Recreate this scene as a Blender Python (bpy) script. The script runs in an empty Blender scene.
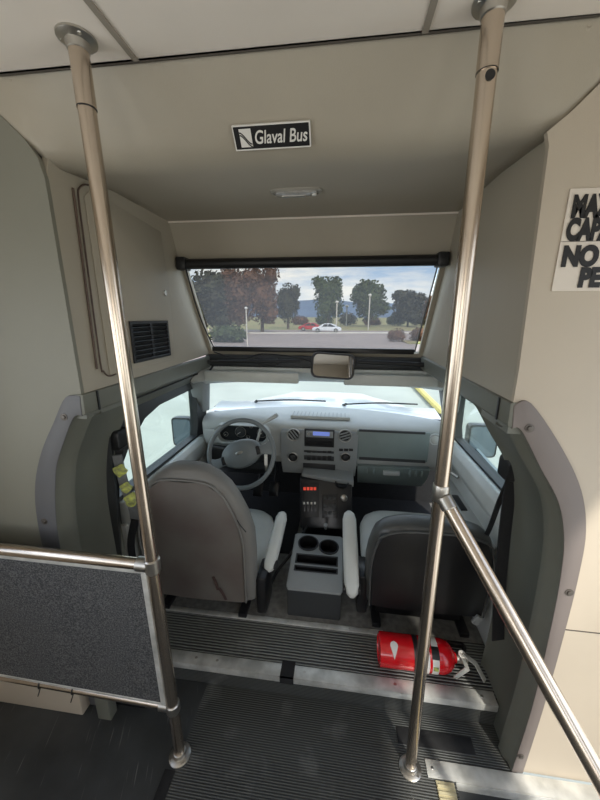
import bpy, bmesh, math, random
from mathutils import Vector, Matrix, noise
random.seed(7)
PI = math.pi
scene = bpy.context.scene
COL = scene.collection

# ------------------------------------------------------------------ camera model
F = 325.0; PITCH = math.radians(14.4); YAW = math.radians(7.1); ROLL = math.radians(0.2); EYE = 1.47
f0 = Vector((-math.sin(YAW), math.cos(YAW), 0)); r0 = Vector((math.cos(YAW), math.sin(YAW), 0)); up = Vector((0, 0, 1))
fw = f0*math.cos(PITCH) - up*math.sin(PITCH); u0 = f0*math.sin(PITCH) + up*math.cos(PITCH)
rt = r0*math.cos(ROLL) + u0*math.sin(ROLL); uu = u0*math.cos(ROLL) - r0*math.sin(ROLL)
CAM = Vector((0, 0, EYE))
def at(px, py, X=None, Y=None, Z=None, D=None):
    """where the photograph's point lies on a known plane of the bus"""
    d = fw + rt*((px-300)/F) + uu*((400-py)/F)
    if Y is not None: t = Y/d.y
    elif Z is not None: t = (Z-EYE)/d.z
    elif X is not None: t = X/d.x
    else: t = D
    return CAM + d*t

cd = bpy.data.cameras.new('camera'); cam = bpy.data.objects.new('camera', cd); COL.objects.link(cam)
cd.sensor_fit = 'VERTICAL'; cd.sensor_height = 24; cd.lens = F/800*24; cd.clip_start = .02; cd.clip_end = 5000
M3 = Matrix((rt, uu, -fw)).transposed(); cam.matrix_world = Matrix.Translation(CAM) @ M3.to_4x4()
scene.camera = cam
scene.view_settings.view_transform = 'Standard'; scene.view_settings.look = 'None'
scene.view_settings.gamma = 1; scene.view_settings.use_curve_mapping = False
scene.view_settings.exposure = 0.0

# ------------------------------------------------------------------ materials
def lin(c):
    return tuple(((v/255)/12.92 if v/255 <= .04045 else ((v/255+.055)/1.055)**2.4) for v in c) + (1,)
def mat(name, rgb, rough=.6, metal=0, var=.12, scale=8, bump=0, bscale=200, coat=0, rgb2=None, stretch=None, spec=.5):
    m = bpy.data.materials.new(name); m.use_nodes = True; nt = m.node_tree; N = nt.nodes; L = nt.links
    b = N['Principled BSDF']; b.inputs['Roughness'].default_value = rough; b.inputs['Metallic'].default_value = metal
    b.inputs['Coat Weight'].default_value = coat; b.inputs['Specular IOR Level'].default_value = spec
    tc = N.new('ShaderNodeTexCoord'); src = tc.outputs['Object']
    if stretch:
        mp = N.new('ShaderNodeMapping'); mp.inputs['Scale'].default_value = stretch; L.new(src, mp.inputs['Vector']); src = mp.outputs['Vector']
    c1 = lin(rgb); c2 = lin(rgb2) if rgb2 else tuple(v*(1-var) for v in c1[:3])+(1,)
    nz = N.new('ShaderNodeTexNoise'); nz.inputs['Scale'].default_value = scale; nz.inputs['Detail'].default_value = 5
    L.new(src, nz.inputs['Vector'])
    rp = N.new('ShaderNodeValToRGB'); rp.color_ramp.elements[0].position = .35; rp.color_ramp.elements[1].position = .65
    rp.color_ramp.elements[0].color = c2; rp.color_ramp.elements[1].color = c1
    L.new(nz.outputs['Fac'], rp.inputs['Fac']); L.new(rp.outputs['Color'], b.inputs['Base Color'])
    if bump:
        n2 = N.new('ShaderNodeTexNoise'); n2.inputs['Scale'].default_value = bscale; n2.inputs['Detail'].default_value = 3
        L.new(src, n2.inputs['Vector'])
        bp = N.new('ShaderNodeBump'); bp.inputs['Strength'].default_value = bump; bp.inputs['Distance'].default_value = .002
        L.new(n2.outputs['Fac'], bp.inputs['Height']); L.new(bp.outputs['Normal'], b.inputs['Normal'])
    return m
def ribbed(name, rgb, rgb2, pitch, rough, strength=.6, wavy=.0, axis='Y', wear=.25):
    m = bpy.data.materials.new(name); m.use_nodes = True; nt = m.node_tree; N = nt.nodes; L = nt.links
    b = N['Principled BSDF']; b.inputs['Roughness'].default_value = rough
    tc = N.new('ShaderNodeTexCoord')
    w = N.new('ShaderNodeTexWave'); w.wave_type = 'BANDS'; w.bands_direction = axis; w.wave_profile = 'SIN'
    w.inputs['Scale'].default_value = 2*PI/pitch/20; w.inputs['Distortion'].default_value = wavy
    w.inputs['Detail'].default_value = 1; w.inputs['Detail Scale'].default_value = 1.2
    L.new(tc.outputs['Object'], w.inputs['Vector'])
    nz = N.new('ShaderNodeTexNoise'); nz.inputs['Scale'].default_value = 9; nz.inputs['Detail'].default_value = 8
    L.new(tc.outputs['Object'], nz.inputs['Vector'])
    rp = N.new('ShaderNodeValToRGB'); rp.color_ramp.elements[0].color = lin(rgb2); rp.color_ramp.elements[1].color = lin(rgb)
    rp.color_ramp.elements[0].position = .2; rp.color_ramp.elements[1].position = .9
    L.new(w.outputs['Fac'], rp.inputs['Fac'])
    sc = N.new('ShaderNodeMapRange'); sc.inputs['From Min'].default_value = .56; sc.inputs['From Max'].default_value = .75
    sc.inputs['To Max'].default_value = wear
    L.new(nz.outputs['Fac'], sc.inputs['Value'])
    mx = N.new('ShaderNodeMix'); mx.data_type = 'RGBA'; mx.inputs['B'].default_value = lin((150, 150, 146))
    L.new(sc.outputs['Result'], mx.inputs['Factor']); L.new(rp.outputs['Color'], mx.inputs['A']); L.new(mx.outputs['Result'], b.inputs['Base Color'])
    bp = N.new('ShaderNodeBump'); bp.inputs['Strength'].default_value = strength; bp.inputs['Distance'].default_value = .003
    L.new(w.outputs['Fac'], bp.inputs['Height']); L.new(bp.outputs['Normal'], b.inputs['Normal'])
    return m
def speckle(name, a, c, scale, rough=.8):
    m = bpy.data.materials.new(name); m.use_nodes = True; nt = m.node_tree; N = nt.nodes; L = nt.links
    b = N['Principled BSDF']; b.inputs['Roughness'].default_value = rough
    tc = N.new('ShaderNodeTexCoord'); nz = N.new('ShaderNodeTexNoise'); nz.inputs['Scale'].default_value = scale; nz.inputs['Detail'].default_value = 4
    nz.inputs['Roughness'].default_value = .7
    L.new(tc.outputs['Object'], nz.inputs['Vector'])
    rp = N.new('ShaderNodeValToRGB'); rp.color_ramp.elements[0].position = .42; rp.color_ramp.elements[1].position = .62
    rp.color_ramp.elements[0].color = lin(a); rp.color_ramp.elements[1].color = lin(c)
    L.new(nz.outputs['Fac'], rp.inputs['Fac']); L.new(rp.outputs['Color'], b.inputs['Base Color'])
    return m
def see_through(name, tint, surf, amount, rough=.02, kind='glossy'):
    m = bpy.data.materials.new(name); m.use_nodes = True; nt = m.node_tree; N = nt.nodes; L = nt.links
    N.remove(N['Principled BSDF']); out = N['Material Output']
    t = N.new('ShaderNodeBsdfTransparent'); t.inputs['Color'].default_value = tint
    if kind == 'glossy':
        g = N.new('ShaderNodeBsdfGlossy'); g.inputs['Roughness'].default_value = rough
    else: g = N.new('ShaderNodeBsdfTranslucent')
    g.inputs['Color'].default_value = surf
    mx = N.new('ShaderNodeMixShader')
    if kind == 'glossy':
        fr = N.new('ShaderNodeLayerWeight'); fr.inputs['Blend'].default_value = .5
        pw = N.new('ShaderNodeMath'); pw.operation = 'POWER'; pw.inputs[1].default_value = 5; L.new(fr.outputs['Facing'], pw.inputs[0])
        ma = N.new('ShaderNodeMath'); ma.operation = 'MULTIPLY_ADD'; ma.inputs[1].default_value = .6; ma.inputs[2].default_value = .02; L.new(pw.outputs[0], ma.inputs[0]); L.new(ma.outputs[0], mx.inputs['Fac'])
    else: mx.inputs['Fac'].default_value = amount
    L.new(t.outputs[0], mx.inputs[1]); L.new(g.outputs[0], mx.inputs[2]); L.new(mx.outputs[0], out.inputs['Surface'])
    return m
def emit(name, rgb, s):
    m = bpy.data.materials.new(name); m.use_nodes = True; b = m.node_tree.nodes['Principled BSDF']
    b.inputs['Base Color'].default_value = lin(rgb); b.inputs['Emission Color'].default_value = lin(rgb); b.inputs['Emission Strength'].default_value = s
    return m

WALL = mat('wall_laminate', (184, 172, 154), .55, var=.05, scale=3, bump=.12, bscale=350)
WALLG = mat('wall_laminate_darker', (126, 124, 111), .55, var=.06, scale=3, bump=.12, bscale=350)  # greyer, darker tone of the wall laminate, used on the left front wall
CAP = mat('moulded_cap', (168, 159, 142), .5, var=.05, scale=4, bump=.15, bscale=300)
CEILM = mat('ceiling_laminate', (232, 222, 209), .6, var=.05, scale=5)
SEAMM = mat('seam_dark', (70, 64, 56), .7)
SURR = mat('grey_abs_plastic', (110, 111, 101), .5, var=.08, scale=6, bump=.3, bscale=500)
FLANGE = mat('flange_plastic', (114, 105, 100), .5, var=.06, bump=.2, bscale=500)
FLANGE_SHADED = mat('flange_plastic_shaded', (92, 92, 93), .5, var=.06, bump=.2, bscale=500)  # same plastic as the right flange, with the left side's shade put into the colour
STEEL = mat('brushed_steel', (206, 192, 176), .24, 1, var=.1, scale=30, stretch=(1, 1, .05))
STEEL2 = mat('cast_steel', (190, 186, 178), .35, 1, var=.2, scale=20)
ALU = mat('aluminium_plate', (222, 222, 216), .40, .35, var=.15, scale=14, rgb2=(176, 176, 170))
RUB = mat('smooth_black_rubber', (66, 68, 68), .36, var=.3, scale=4, rgb2=(46, 47, 47), bump=.1, bscale=60)
RIB = ribbed('ribbed_rubber', (78, 80, 77), (40, 41, 40), .0072, .5, .5)
RIBZ = ribbed('ribbed_rubber_riser', (78, 80, 77), (40, 41, 40), .0072, .5, .5, axis='Z')
RIB2 = ribbed('ribbed_tread', (132, 134, 130), (34, 34, 34), .0125, .3, .9, wavy=.8, wear=.3)
def scratched(m, ang, rgb):
    nt = m.node_tree; N = nt.nodes; L = nt.links; b = N['Principled BSDF']; old = b.inputs['Base Color'].links[0].from_socket
    tc = N.new('ShaderNodeTexCoord'); mp = N.new('ShaderNodeMapping'); mp.inputs['Rotation'].default_value = (0, 0, ang); mp.inputs['Scale'].default_value = (90, 5, 1)
    mp.vector_type = 'TEXTURE'; mp.inputs['Scale'].default_value = (.010, .22, 1)
    L.new(tc.outputs['Object'], mp.inputs['Vector']); nz = N.new('ShaderNodeTexNoise'); nz.inputs['Scale'].default_value = 1.2; nz.inputs['Detail'].default_value = 2
    L.new(mp.outputs[0], nz.inputs['Vector']); rp = N.new('ShaderNodeMapRange'); rp.inputs['From Min'].default_value = .66; rp.inputs['From Max'].default_value = .76; rp.inputs['To Max'].default_value = .55
    L.new(nz.outputs['Fac'], rp.inputs['Value']); mx = N.new('ShaderNodeMix'); mx.data_type = 'RGBA'; mx.inputs['B'].default_value = lin(rgb)
    L.new(rp.outputs['Result'], mx.inputs['Factor']); L.new(old, mx.inputs['A']); L.new(mx.outputs['Result'], b.inputs['Base Color'])
scratched(RUB, .35, (150, 150, 145))
BLACK = mat('black_plastic', (24, 24, 25), .45, var=.2)
BLACKS = mat('black_satin', (30, 30, 32), .3, var=.2)
BLACKR = mat('black_grip_tape', (28, 28, 29), .85, var=.3, scale=60)
CARPET = mat('cab_carpet', (124, 122, 116), .95, var=.35, scale=40, bump=.6, bscale=400)
DCARP = mat('footwell_carpet', (26, 26, 27), .95, var=.3, scale=30)
DASH = mat('dash_grey', (178, 180, 176), .55, var=.06, scale=10, bump=.3, bscale=600)
DASHD = mat('dash_dark', (52, 54, 55), .5, var=.1, bump=.2, bscale=500)
STACK = mat('stack_grey', (138, 141, 140), .45, var=.06)
HUB = mat('hub_grey', (112, 117, 117), .42, var=.06, bump=.2, bscale=500)
GLOVE = mat('glovebox_grey', (122, 134, 131), .5, var=.08, bump=.2, bscale=500)
VINYL = mat('seat_vinyl_light', (198, 200, 194), .42, var=.08, scale=12, bump=.3, bscale=250)
SEATG = mat('seat_cloth_grey', (118, 116, 111), .6, var=.1, scale=10, bump=.3, bscale=350)
SEATB = mat('seat_back_panel', (106, 101, 95), .65, var=.12, scale=5, bump=.2, bscale=350, rgb2=(94, 84, 79))
SEATR = mat('seat_rim_dark', (74, 75, 73), .38, var=.15, scale=12, bump=.3, bscale=250)
SEATK = mat('seat_black_panel', (24, 24, 25), .38, var=.2)
PANEL = speckle('speckled_laminate', (42, 44, 46), (104, 104, 104), 210, .7)
RED = mat('red_paint', (214, 12, 26), .25, var=.06, coat=.6)
WHITE = mat('white_label', (226, 222, 214), .5, var=.04)
SIGNW = mat('sign_white', (214, 204, 190), .45, var=.04)
INK = mat('black_ink', (14, 12, 12), .5, var=.0)
BELT = mat('seat_belt_webbing', (34, 34, 36), .7, var=.3, scale=80)
HIVIS = mat('yellow_green_webbing', (196, 202, 96), .65, var=.35, scale=90, rgb2=(130, 134, 96))
SCREW = mat('dull_screw', (96, 90, 84), .45, .5)
GREYW = mat('grey_webbing', (110, 112, 112), .7, var=.2, scale=60)
BEIGE = mat('beige_tread', (196, 186, 150), .7, var=.15)
GLASS = see_through('window_glass', (.90, .95, .925, 1), (1, 1, 1, 1), .12)
SHADE = see_through('mesh_shade', (.56, .54, .54, 1), (.26, .25, .25, 1), .32, kind='diffuse')
LENS = mat('clear_lens', (170, 166, 158), .15, var=.2, scale=60, coat=.6)
MIRROR = mat('mirror_glass', (176, 180, 184), .02, 1, var=0)
MIRRD = mat('dim_mirror', (110, 124, 134), .12, .6, var=.1)
ARMM = mat('arm_grey', (128, 142, 150), .5, var=.1)
REDL = emit('red_indicator', (214, 70, 50), .6)
SCREEN = emit('radio_display', (120, 140, 220), .5)
GAUGE = mat('gauge_face', (40, 42, 44), .3, var=.2)
BROWN = mat('brown_gasket', (92, 74, 62), .45, var=.3, scale=40)

# ------------------------------------------------------------------ mesh helpers
class MB:
    def __init__(s): s.bm = bmesh.new()
    def faces(s, vs, fs):
        v = [s.bm.verts.new(p) for p in vs]
        for f in fs:
            try: s.bm.faces.new([v[i] for i in f])
            except ValueError: pass
        return s
    def box(s, a, b, R=None, o=None):
        x0, y0, z0 = a; x1, y1, z1 = b
        P = [Vector(p) for p in ((x0,y0,z0),(x1,y0,z0),(x1,y1,z0),(x0,y1,z0),(x0,y0,z1),(x1,y0,z1),(x1,y1,z1),(x0,y1,z1))]
        if R is not None: P = [R @ p + (o or Vector()) for p in P]
        return s.faces(P, [(3,2,1,0),(4,5,6,7),(0,1,5,4),(1,2,6,5),(2,3,7,6),(3,0,4,7)])
    def loft(s, rings, cap=True, closed=True):
        vs = []; fs = []; n = len(rings[0])
        for r in rings: vs += [Vector(p) for p in r]
        m = n if closed else n-1
        for i in range(len(rings)-1):
            for j in range(m):
                k = (j+1) % n
                fs.append((i*n+j, i*n+k, (i+1)*n+k, (i+1)*n+j))
        if cap: fs.append(tuple(range(n-1, -1, -1))); fs.append(tuple(range((len(rings)-1)*n, len(rings)*n)))
        return s.faces(vs, fs)
    def tube(s, pts, r, seg=20, flat=None):
        pts = [Vector(p) for p in pts]; rings = []
        rr = r if isinstance(r, (list, tuple)) else [r]*len(pts)
        t = (pts[1]-pts[0]).normalized(); a = t.orthogonal().normalized()
        for i, p in enumerate(pts):
            if i == 0: t = (pts[1]-pts[0])
            elif i == len(pts)-1: t = pts[-1]-pts[-2]
            else: t = (pts[i+1]-p).normalized() + (p-pts[i-1]).normalized()
            t.normalize(); a = (a - t*a.dot(t)).normalized(); b = t.cross(a)
            rings.append([p + (a*math.cos(2*PI*k/seg) + b*math.sin(2*PI*k/seg))*rr[i] for k in range(seg)])
        return s.loft(rings)
    def strap(s, pts, w, th, side):
        pts = [Vector(p) for p in pts]; side = Vector(side); rings = []
        for i, p in enumerate(pts):
            t = (pts[min(i+1, len(pts)-1)] - pts[max(i-1, 0)]).normalized()
            a = (side - t*side.dot(t)).normalized(); b = t.cross(a)
            rings.append([p + a*w/2 + b*th/2, p - a*w/2 + b*th/2, p - a*w/2 - b*th/2, p + a*w/2 - b*th/2])
        return s.loft(rings)
    def lathe(s, o, ax, prof, seg=32):
        o = Vector(o); ax = Vector(ax).normalized(); a = ax.orthogonal().normalized(); b = ax.cross(a)
        return s.loft([[o + ax*h + (a*math.cos(2*PI*k/seg) + b*math.sin(2*PI*k/seg))*max(r, 1e-5) for k in range(seg)] for r, h in prof])
    def ball(s, c, rad, seg=16, R=None):
        c = Vector(c); rad = Vector(rad) if not isinstance(rad, (int, float)) else Vector((rad,)*3); rings = []
        for i in range(seg//2+1):
            th = PI*i/(seg//2); th = min(max(th, .02), PI-.02)
            q = []
            for k in range(seg):
                p = Vector((math.sin(th)*math.cos(2*PI*k/seg)*rad.x, math.sin(th)*math.sin(2*PI*k/seg)*rad.y, math.cos(th)*rad.z))
                q.append((R @ p if R else p) + c)
            rings.append(q)
        return s.loft(rings)
    def torus(s, c, n, R, r, seg=48, sub=12, a0=0, a1=2*PI):
        c = Vector(c); n = Vector(n).normalized(); a = n.orthogonal().normalized(); b = n.cross(a); rings = []
        for i in range(seg):
            t = a0+(a1-a0)*i/seg; d = a*math.cos(t)+b*math.sin(t)
            rings.append([c + d*(R + r*math.cos(2*PI*k/sub)) + n*r*math.sin(2*PI*k/sub) for k in range(sub)])
        vs = [p for q in rings for p in q]; fs = []
        for i in range(seg):
            for j in range(sub):
                i2 = (i+1) % seg; k = (j+1) % sub
                fs.append((i*sub+j, i2*sub+j, i2*sub+k, i*sub+k))
        return s.faces(vs, fs)
    def plate(s, outer, fn, thick, holes=()):
        """outline with holes; fn maps (a, b, depth) to space"""
        t = bmesh.new(); edges = []
        for lp in [outer]+list(holes):
            v = [t.verts.new((p[0], p[1], 0)) for p in lp]
            for i in range(len(v)): edges.append(t.edges.new((v[i], v[(i+1) % len(v)])))
        bmesh.ops.triangle_fill(t, edges=edges, use_beauty=True, use_dissolve=False)
        base = [(v.co.x, v.co.y) for v in t.verts]; t.verts.index_update()
        idx = [[v.index for v in f.verts] for f in t.faces]; n = len(base)
        vs = [Vector(fn(a, b, 0)) for a, b in base] + [Vector(fn(a, b, thick)) for a, b in base]
        fs = [tuple(i) for i in idx] + [tuple(j+n for j in reversed(i)) for i in idx]
        for e in t.edges:
            if len(e.link_faces) == 1:
                i, j = e.verts[0].index, e.verts[1].index; fs.append((i, j, j+n, i+n))
        t.free()
        return s.faces(vs, fs)
    def build(s, name, m, parent=None, bevel=0, smooth=40, seg=2):
        bm = s.bm
        bmesh.ops.recalc_face_normals(bm, faces=bm.faces)
        if bevel:
            ed = [e for e in bm.edges if len(e.link_faces) == 2 and e.calc_face_angle(0) > .5]
            bmesh.ops.bevel(bm, geom=ed, offset=bevel, segments=seg, affect='EDGES', profile=.5, clamp_overlap=True)
        me = bpy.data.meshes.new(name)
        off = wloc(parent) if parent else Vector()
        if parent: bm.transform(Matrix.Translation(-off))
        bm.to_mesh(me); bm.free()
        me.materials.append(m)
        me.shade_smooth(); me.set_sharp_from_angle(angle=math.radians(smooth))
        o = bpy.data.objects.new(name, me); COL.objects.link(o)
        if parent: o.parent = parent
        return o
def wloc(o):
    v = Vector()
    while o: v += o.location; o = o.parent
    return v
def tag(o, label=None, cat=None, group=None, kind=None):
    if label: o['label'] = label
    if cat: o['category'] = cat
    if group: o['group'] = group
    if kind: o['kind'] = kind
    return o
def empty(name, loc, label, cat, group=None):
    o = bpy.data.objects.new(name, None); COL.objects.link(o); o.location = loc; o.empty_display_size = .1
    return tag(o, label, cat, group)
def struct(o): o['kind'] = 'structure'; return o
def lettering(name, txt, m, parent, o, ux, uy, size, shear=0, bold=0, ext=.0006, sx=1.0, align='LEFT'):
    c = bpy.data.curves.new('t', 'FONT'); c.body = txt; c.size = size; c.shear = shear; c.offset = bold; c.extrude = ext; c.align_x = align
    t = bpy.data.objects.new('t', c); COL.objects.link(t); bpy.context.view_layer.update()
    me = bpy.data.meshes.new_from_object(t.evaluated_get(bpy.context.evaluated_depsgraph_get())); bpy.data.objects.remove(t)
    ux = Vector(ux).normalized(); uy = Vector(uy).normalized(); uz = ux.cross(uy); off = wloc(parent); o = Vector(o)
    for v in me.vertices: v.co = o + ux*v.co.x*sx + uy*v.co.y + uz*v.co.z - off
    me.materials.append(m); ob = bpy.data.objects.new(name, me); COL.objects.link(ob); ob.parent = parent
    return ob
def smoothpath(pts, n=6):
    pts = [Vector(p) for p in pts]; out = []
    for i in range(len(pts)-1):
        p0 = pts[max(i-1, 0)]; p1 = pts[i]; p2 = pts[i+1]; p3 = pts[min(i+2, len(pts)-1)]
        for k in range(n):
            t = k/n
            out.append(.5*((2*p1) + (p2-p0)*t + (2*p0-5*p1+4*p2-p3)*t*t + (3*p1-p0-3*p2+p3)*t**3))
    out.append(pts[-1]); return out
XZ = lambda Y: (lambda a, b, d: (a, Y+d, b))
def copy_tree(o, parent=None):
    c = o.copy(); COL.objects.link(c)
    if parent: c.parent = parent
    for ch in [x for x in bpy.data.objects if x.parent == o]: copy_tree(ch, c)
    return c

# ================================================================== SETTING: bus body
YB = .83
ZT = .10       # raised cab tread
XL, XR = -1.31, .99
# floor: aisle and smooth rubber on the driver's side
b = MB(); b.box((-.5, -2.6, -.03), (.42, YB+.125, 0)); b.box((.42, .775, -.03), (.63, YB+.125, 0)); struct(b.build('floor_aisle', RIB))
b = MB(); b.box((XL, -2.6, -.03), (-.5, .955, 0)); struct(b.build('floor_side', RUB))
b = MB(); b.box((.42, -2.6, -.03), (XR, -.1, 0)); struct(b.build('floor_rear', RUB))
# step well by the entrance
b = MB(); b.box((.42, -.1, -.28), (XR, .79, -.25)); struct(b.build('floor_stepwell', RUB))
b = MB(); b.box((.40, -.1, -.25), (.42, .775, -.03)); b.box((.42, -.12, -.25), (XR, -.1, -.03)); b.box((.42, .775, -.25), (XR, .795, -.03)); struct(b.build('wall_stepwell', RUB))
# cab step: riser, tread
b = MB(); b.box((-.84, .957, -.03), (.62, .975, ZT-.014)); struct(b.build('wall_riser', RIBZ))
b = MB(); b.box((-.84, .975, ZT-.02), (.66, 1.19, ZT)); struct(b.build('floor_tread', RIB2))
b = MB(); b.box((-.95, 1.19, ZT-.03), (.73, 2.35, ZT+.004)); struct(b.build('floor_cab', CARPET))
b = MB(); b.box((-.93, 1.62, ZT+.004), (-.24, 2.3, ZT+.012)); b.box((.1, 1.5, ZT+.004), (.7, 2.3, ZT+.012)); struct(b.build('floor_mat_cab', DCARP))
b = MB(); b.box((-.95, 2.3, ZT), (.73, 2.34, .80)); struct(b.build('wall_firewall', DCARP))
# ceiling
b = MB(); b.box((XL, -2.6, 2.0), (XR, .815, 2.02)); struct(b.build('ceiling', CEILM))
for i, x in enumerate((-.455, .139)):
    b = MB(); b.box((x-.006, -2.6, 1.996), (x+.006, .805, 2.001)); struct(b.build('trim_%d' % (i+1), mat('joint_strip', (150, 141, 128), .5)))
# header cap : strip from ceiling to crease, then soffit, then panel above the front window
low = [(-1.31,.83,1.99),(-.95,.832,1.97),(-.836,.834,1.935),(-.78,.836,1.872),(-.745,.846,1.828),(-.70,.895,1.842),(-.6,.925,1.852),(-.4,.934,1.857),
       (.08,.934,1.857),(.24,.92,1.853),(.33,.875,1.845),(.385,.842,1.832),(.44,.836,1.868),(.50,.834,1.93),(.62,.832,1.97),(.99,.83,1.99)]
b = MB(); rings = []
for i, (x, y, z) in enumerate(low):
    full = 4 <= i <= 11
    H_ = lambda t: (.806+(y-.806)*t, 2.0+(z-2.0)*t)
    r = [H_(t) for t in (0, .2, .4, .6)]; P0 = H_(.72); P2 = (y+.07, z+(1.857-z)*.5) if full else (y+.004, z)
    r += [(P0[0]*(1-t)**2+2*y*t*(1-t)+P2[0]*t*t, P0[1]*(1-t)**2+2*z*t*(1-t)+P2[1]*t*t) for t in [k/7 for k in range(8)]]
    r += [(P2[0]+(1.44-P2[0])*t, P2[1]+(1.857-P2[1])*min(1, t*3)) if full else (P2[0]+.1*t, P2[1]+.12*t) for t in [k/6 for k in range(1, 7)]]
    rings.append([(x, a, c) for a, c in r])
    if i == 11: rings.append([(.428, a+(.0 if k < 12 else 0), c) for k, (a, c) in enumerate(r)])
    if i == 11: low_skip = True
b.loft([q for q in rings if not (.43 < q[0][0] < .45)], cap=False, closed=False); struct(b.build('wall_header', CAP, smooth=75))
b = MB(); b.tube([(-.742, 1.436, 1.855), (.424, 1.436, 1.855)], .004, 8); struct(b.build('trim_17', CEILM))
b = MB(); b.tube([at(*p, Y=.803) for p in ((0, 75.5), (150, 61), (300, 46), (450, 31), (600, 15.5))], .0022, 6); struct(b.build('trim_3', SEAMM))
CXL, CXR = -.742, .424
b = MB(); b.faces([(CXL, 1.44, 1.857), (CXR, 1.44, 1.857), (CXR, 1.5, 1.71), (CXL, 1.5, 1.71)], [(0, 1, 2, 3)])
b.faces([(CXL, 1.46, 1.87), (CXR, 1.46, 1.87), (CXR, 1.52, 1.71), (CXL, 1.52, 1.71)], [(0, 1, 2, 3)]); struct(b.build('wall_front', CAP))
# cap cavity side walls
for nm, x, s in (('wall_left_cap', CXL, -1), ('wall_right_cap', CXR, 1)):
    b = MB(); b.plate([(YB+.0125, 1.245), (1.80, 1.262), (1.78, 1.30), (1.53, 1.73), (1.45, 1.87), (.86, 1.87), (YB+.0125, 1.826)], lambda a, c, d: (x+s*d, a, c), .02); struct(b.build(nm, CAP))
# outer skin around the cavity (keeps daylight out behind the panels)
b = MB(); b.box((XL, .98, 1.875), (XR, 1.55, 1.895)); b.box((XL, .80, 2.0), (XR, .95, 2.03)); struct(b.build('roof_cap', BLACK))
b = MB(); b.box((XL, .850, 1.30), (CXL-.03, 1.2, 2.0)); b.box((CXR+.03, .850, 1.30), (XR, 1.2, 2.0)); struct(b.build('wall_cap_void', BLACK))
# front bulkhead either side
outL = [(-.742,1.245),(-.79,1.240),(-.845,1.16),(-.905,1.065),(-.95,.96),(-.972,.85),(-.977,.70),(-.965,.4),(-.95,0)]
outR = [(.424,1.262),(.462,1.268),(.553,1.155),(.618,1.045),(.652,.93),(.662,.80),(.664,.60),(.660,.30),(.648,0)]
inL = [(-.747,1.185),(-.775,1.178),(-.822,1.10),(-.862,1.02),(-.886,.93),(-.903,.83),(-.911,.70),(-.905,.4),(-.893,0)]
inR = [(.429,1.202),(.452,1.196),(.512,1.10),(.572,1.005),(.604,.90),(.618,.78),(.625,.60),(.627,.30),(.613,0)]
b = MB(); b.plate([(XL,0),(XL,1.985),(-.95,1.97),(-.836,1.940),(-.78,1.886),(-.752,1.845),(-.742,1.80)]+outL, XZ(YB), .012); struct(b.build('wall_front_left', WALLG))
b = MB(); b.plate([(XR,0),(XR,1.985),(.62,1.97),(.50,1.93),(.44,1.868),(.40,1.835),(.408,1.81),(.424,1.35)]+outR, XZ(YB), .012); struct(b.build('wall_front_right', WALL))
b = MB(); b.tube([(.655,.829,.602),(.99,.829,.602)], .0016, 6); struct(b.build('trim_4', SEAMM))
# side and rear walls of the saloon with their window openings (behind and beside the viewpoint)
def side_wall(nm, x, s, holes):
    b = MB(); b.plate([(-2.6,-.28),(.84,-.28),(.84,2.0),(-2.6,2.0)], lambda a, c, d: (x+s*d, a, c), .03, holes); struct(b.build(nm, WALL))
wh = [[(-2.3,.8),(-1.4,.8),(-1.4,1.65),(-2.3,1.65)], [(-1.25,.8),(-.35,.8),(-.35,1.65),(-1.25,1.65)]]
side_wall('wall_left', XL, -1, wh+[[(-.2,.8),(.5,.8),(.5,1.65),(-.2,1.65)]])
side_wall('wall_right', XR, 1, wh+[[(-.05,-.05),(.68,-.05),(.68,1.75),(-.05,1.75)]])
b = MB(); b.plate([(XL,0),(XR,0),(XR,2.0),(XL,2.0)], XZ(-2.63), .03, [[(-.9,.8),(.6,.8),(.6,1.6),(-.9,1.6)]]); struct(b.build('wall_rear', WALL))
# arch flanges with screws
def ribbon(outer, inner, y0, y1):
    b = MB(); n = len(outer); vs = []
    O = [(x, z) for x, z in outer]; I = [(x, z) for x, z in inner]
    for (x, z), (u, w) in zip(O, I): vs += [(x, y0, z), (u, y0, w), (u, y1, w), (x, y1, z)]
    fs = []
    for i in range(n-1):
        for k in range(4):
            k2 = (k+1) % 4; fs.append((i*4+k, i*4+k2, (i+1)*4+k2, (i+1)*4+k))
    fs += [(0, 1, 2, 3), ((n-1)*4+3, (n-1)*4+2, (n-1)*4+1, (n-1)*4)]
    return b.faces(vs, fs)
def dens(pts, n=5): return [(p.x, p.y) for p in smoothpath([(a, c, 0) for a, c in pts], n)]
def bolt(p, parent, r=.007):
    b = MB(); b.lathe(p, (0, -1, 0), [(r*1.6, 0), (r*1.6, .0015), (r, .002), (r*.9, .005), (r*.3, .006), (0, .0055)], 16); return b.build('screw', SCREW, parent)
for nm, O, I, bolts in (('trim_5', outL, inL, ((-.805,1.180),(-.948,.815),(-.93,.25))), ('trim_6', outR, inR, ((.468,1.205),(.648,.735),(.628,.08)))):
    o = struct(ribbon(dens(O), dens(I), YB-.006, YB+.004).build(nm, FLANGE_SHADED if nm == 'trim_5' else FLANGE, bevel=.002))
    for x, z in bolts: bolt((x, YB-.006, z), o)
# deep moulded surround towards the cab
def surround(nm, I, s, lastY):
    P = dens(I); b = MB(); rings = []
    for i, (x, z) in enumerate(P):
        up_ = max(0, min(1, (z-.95)/.25))
        ins = [(0, YB-.004), (.001, YB+.02), (.012, YB+.034), (.014, YB+.06), (.002, YB+.07), (.0, lastY-.06), (.002, lastY-.02), (.010, lastY)]
        rings.append([(x - s*d*(1-.3*up_), y, z - d*up_*.8) for d, y in ins])
    b.loft(rings, cap=False, closed=False); return struct(b.build(nm, SURR, smooth=50))
surround('wall_left_surround', inL, -1, 1.10); surround('wall_right_surround', inR, 1, 1.10)
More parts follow.
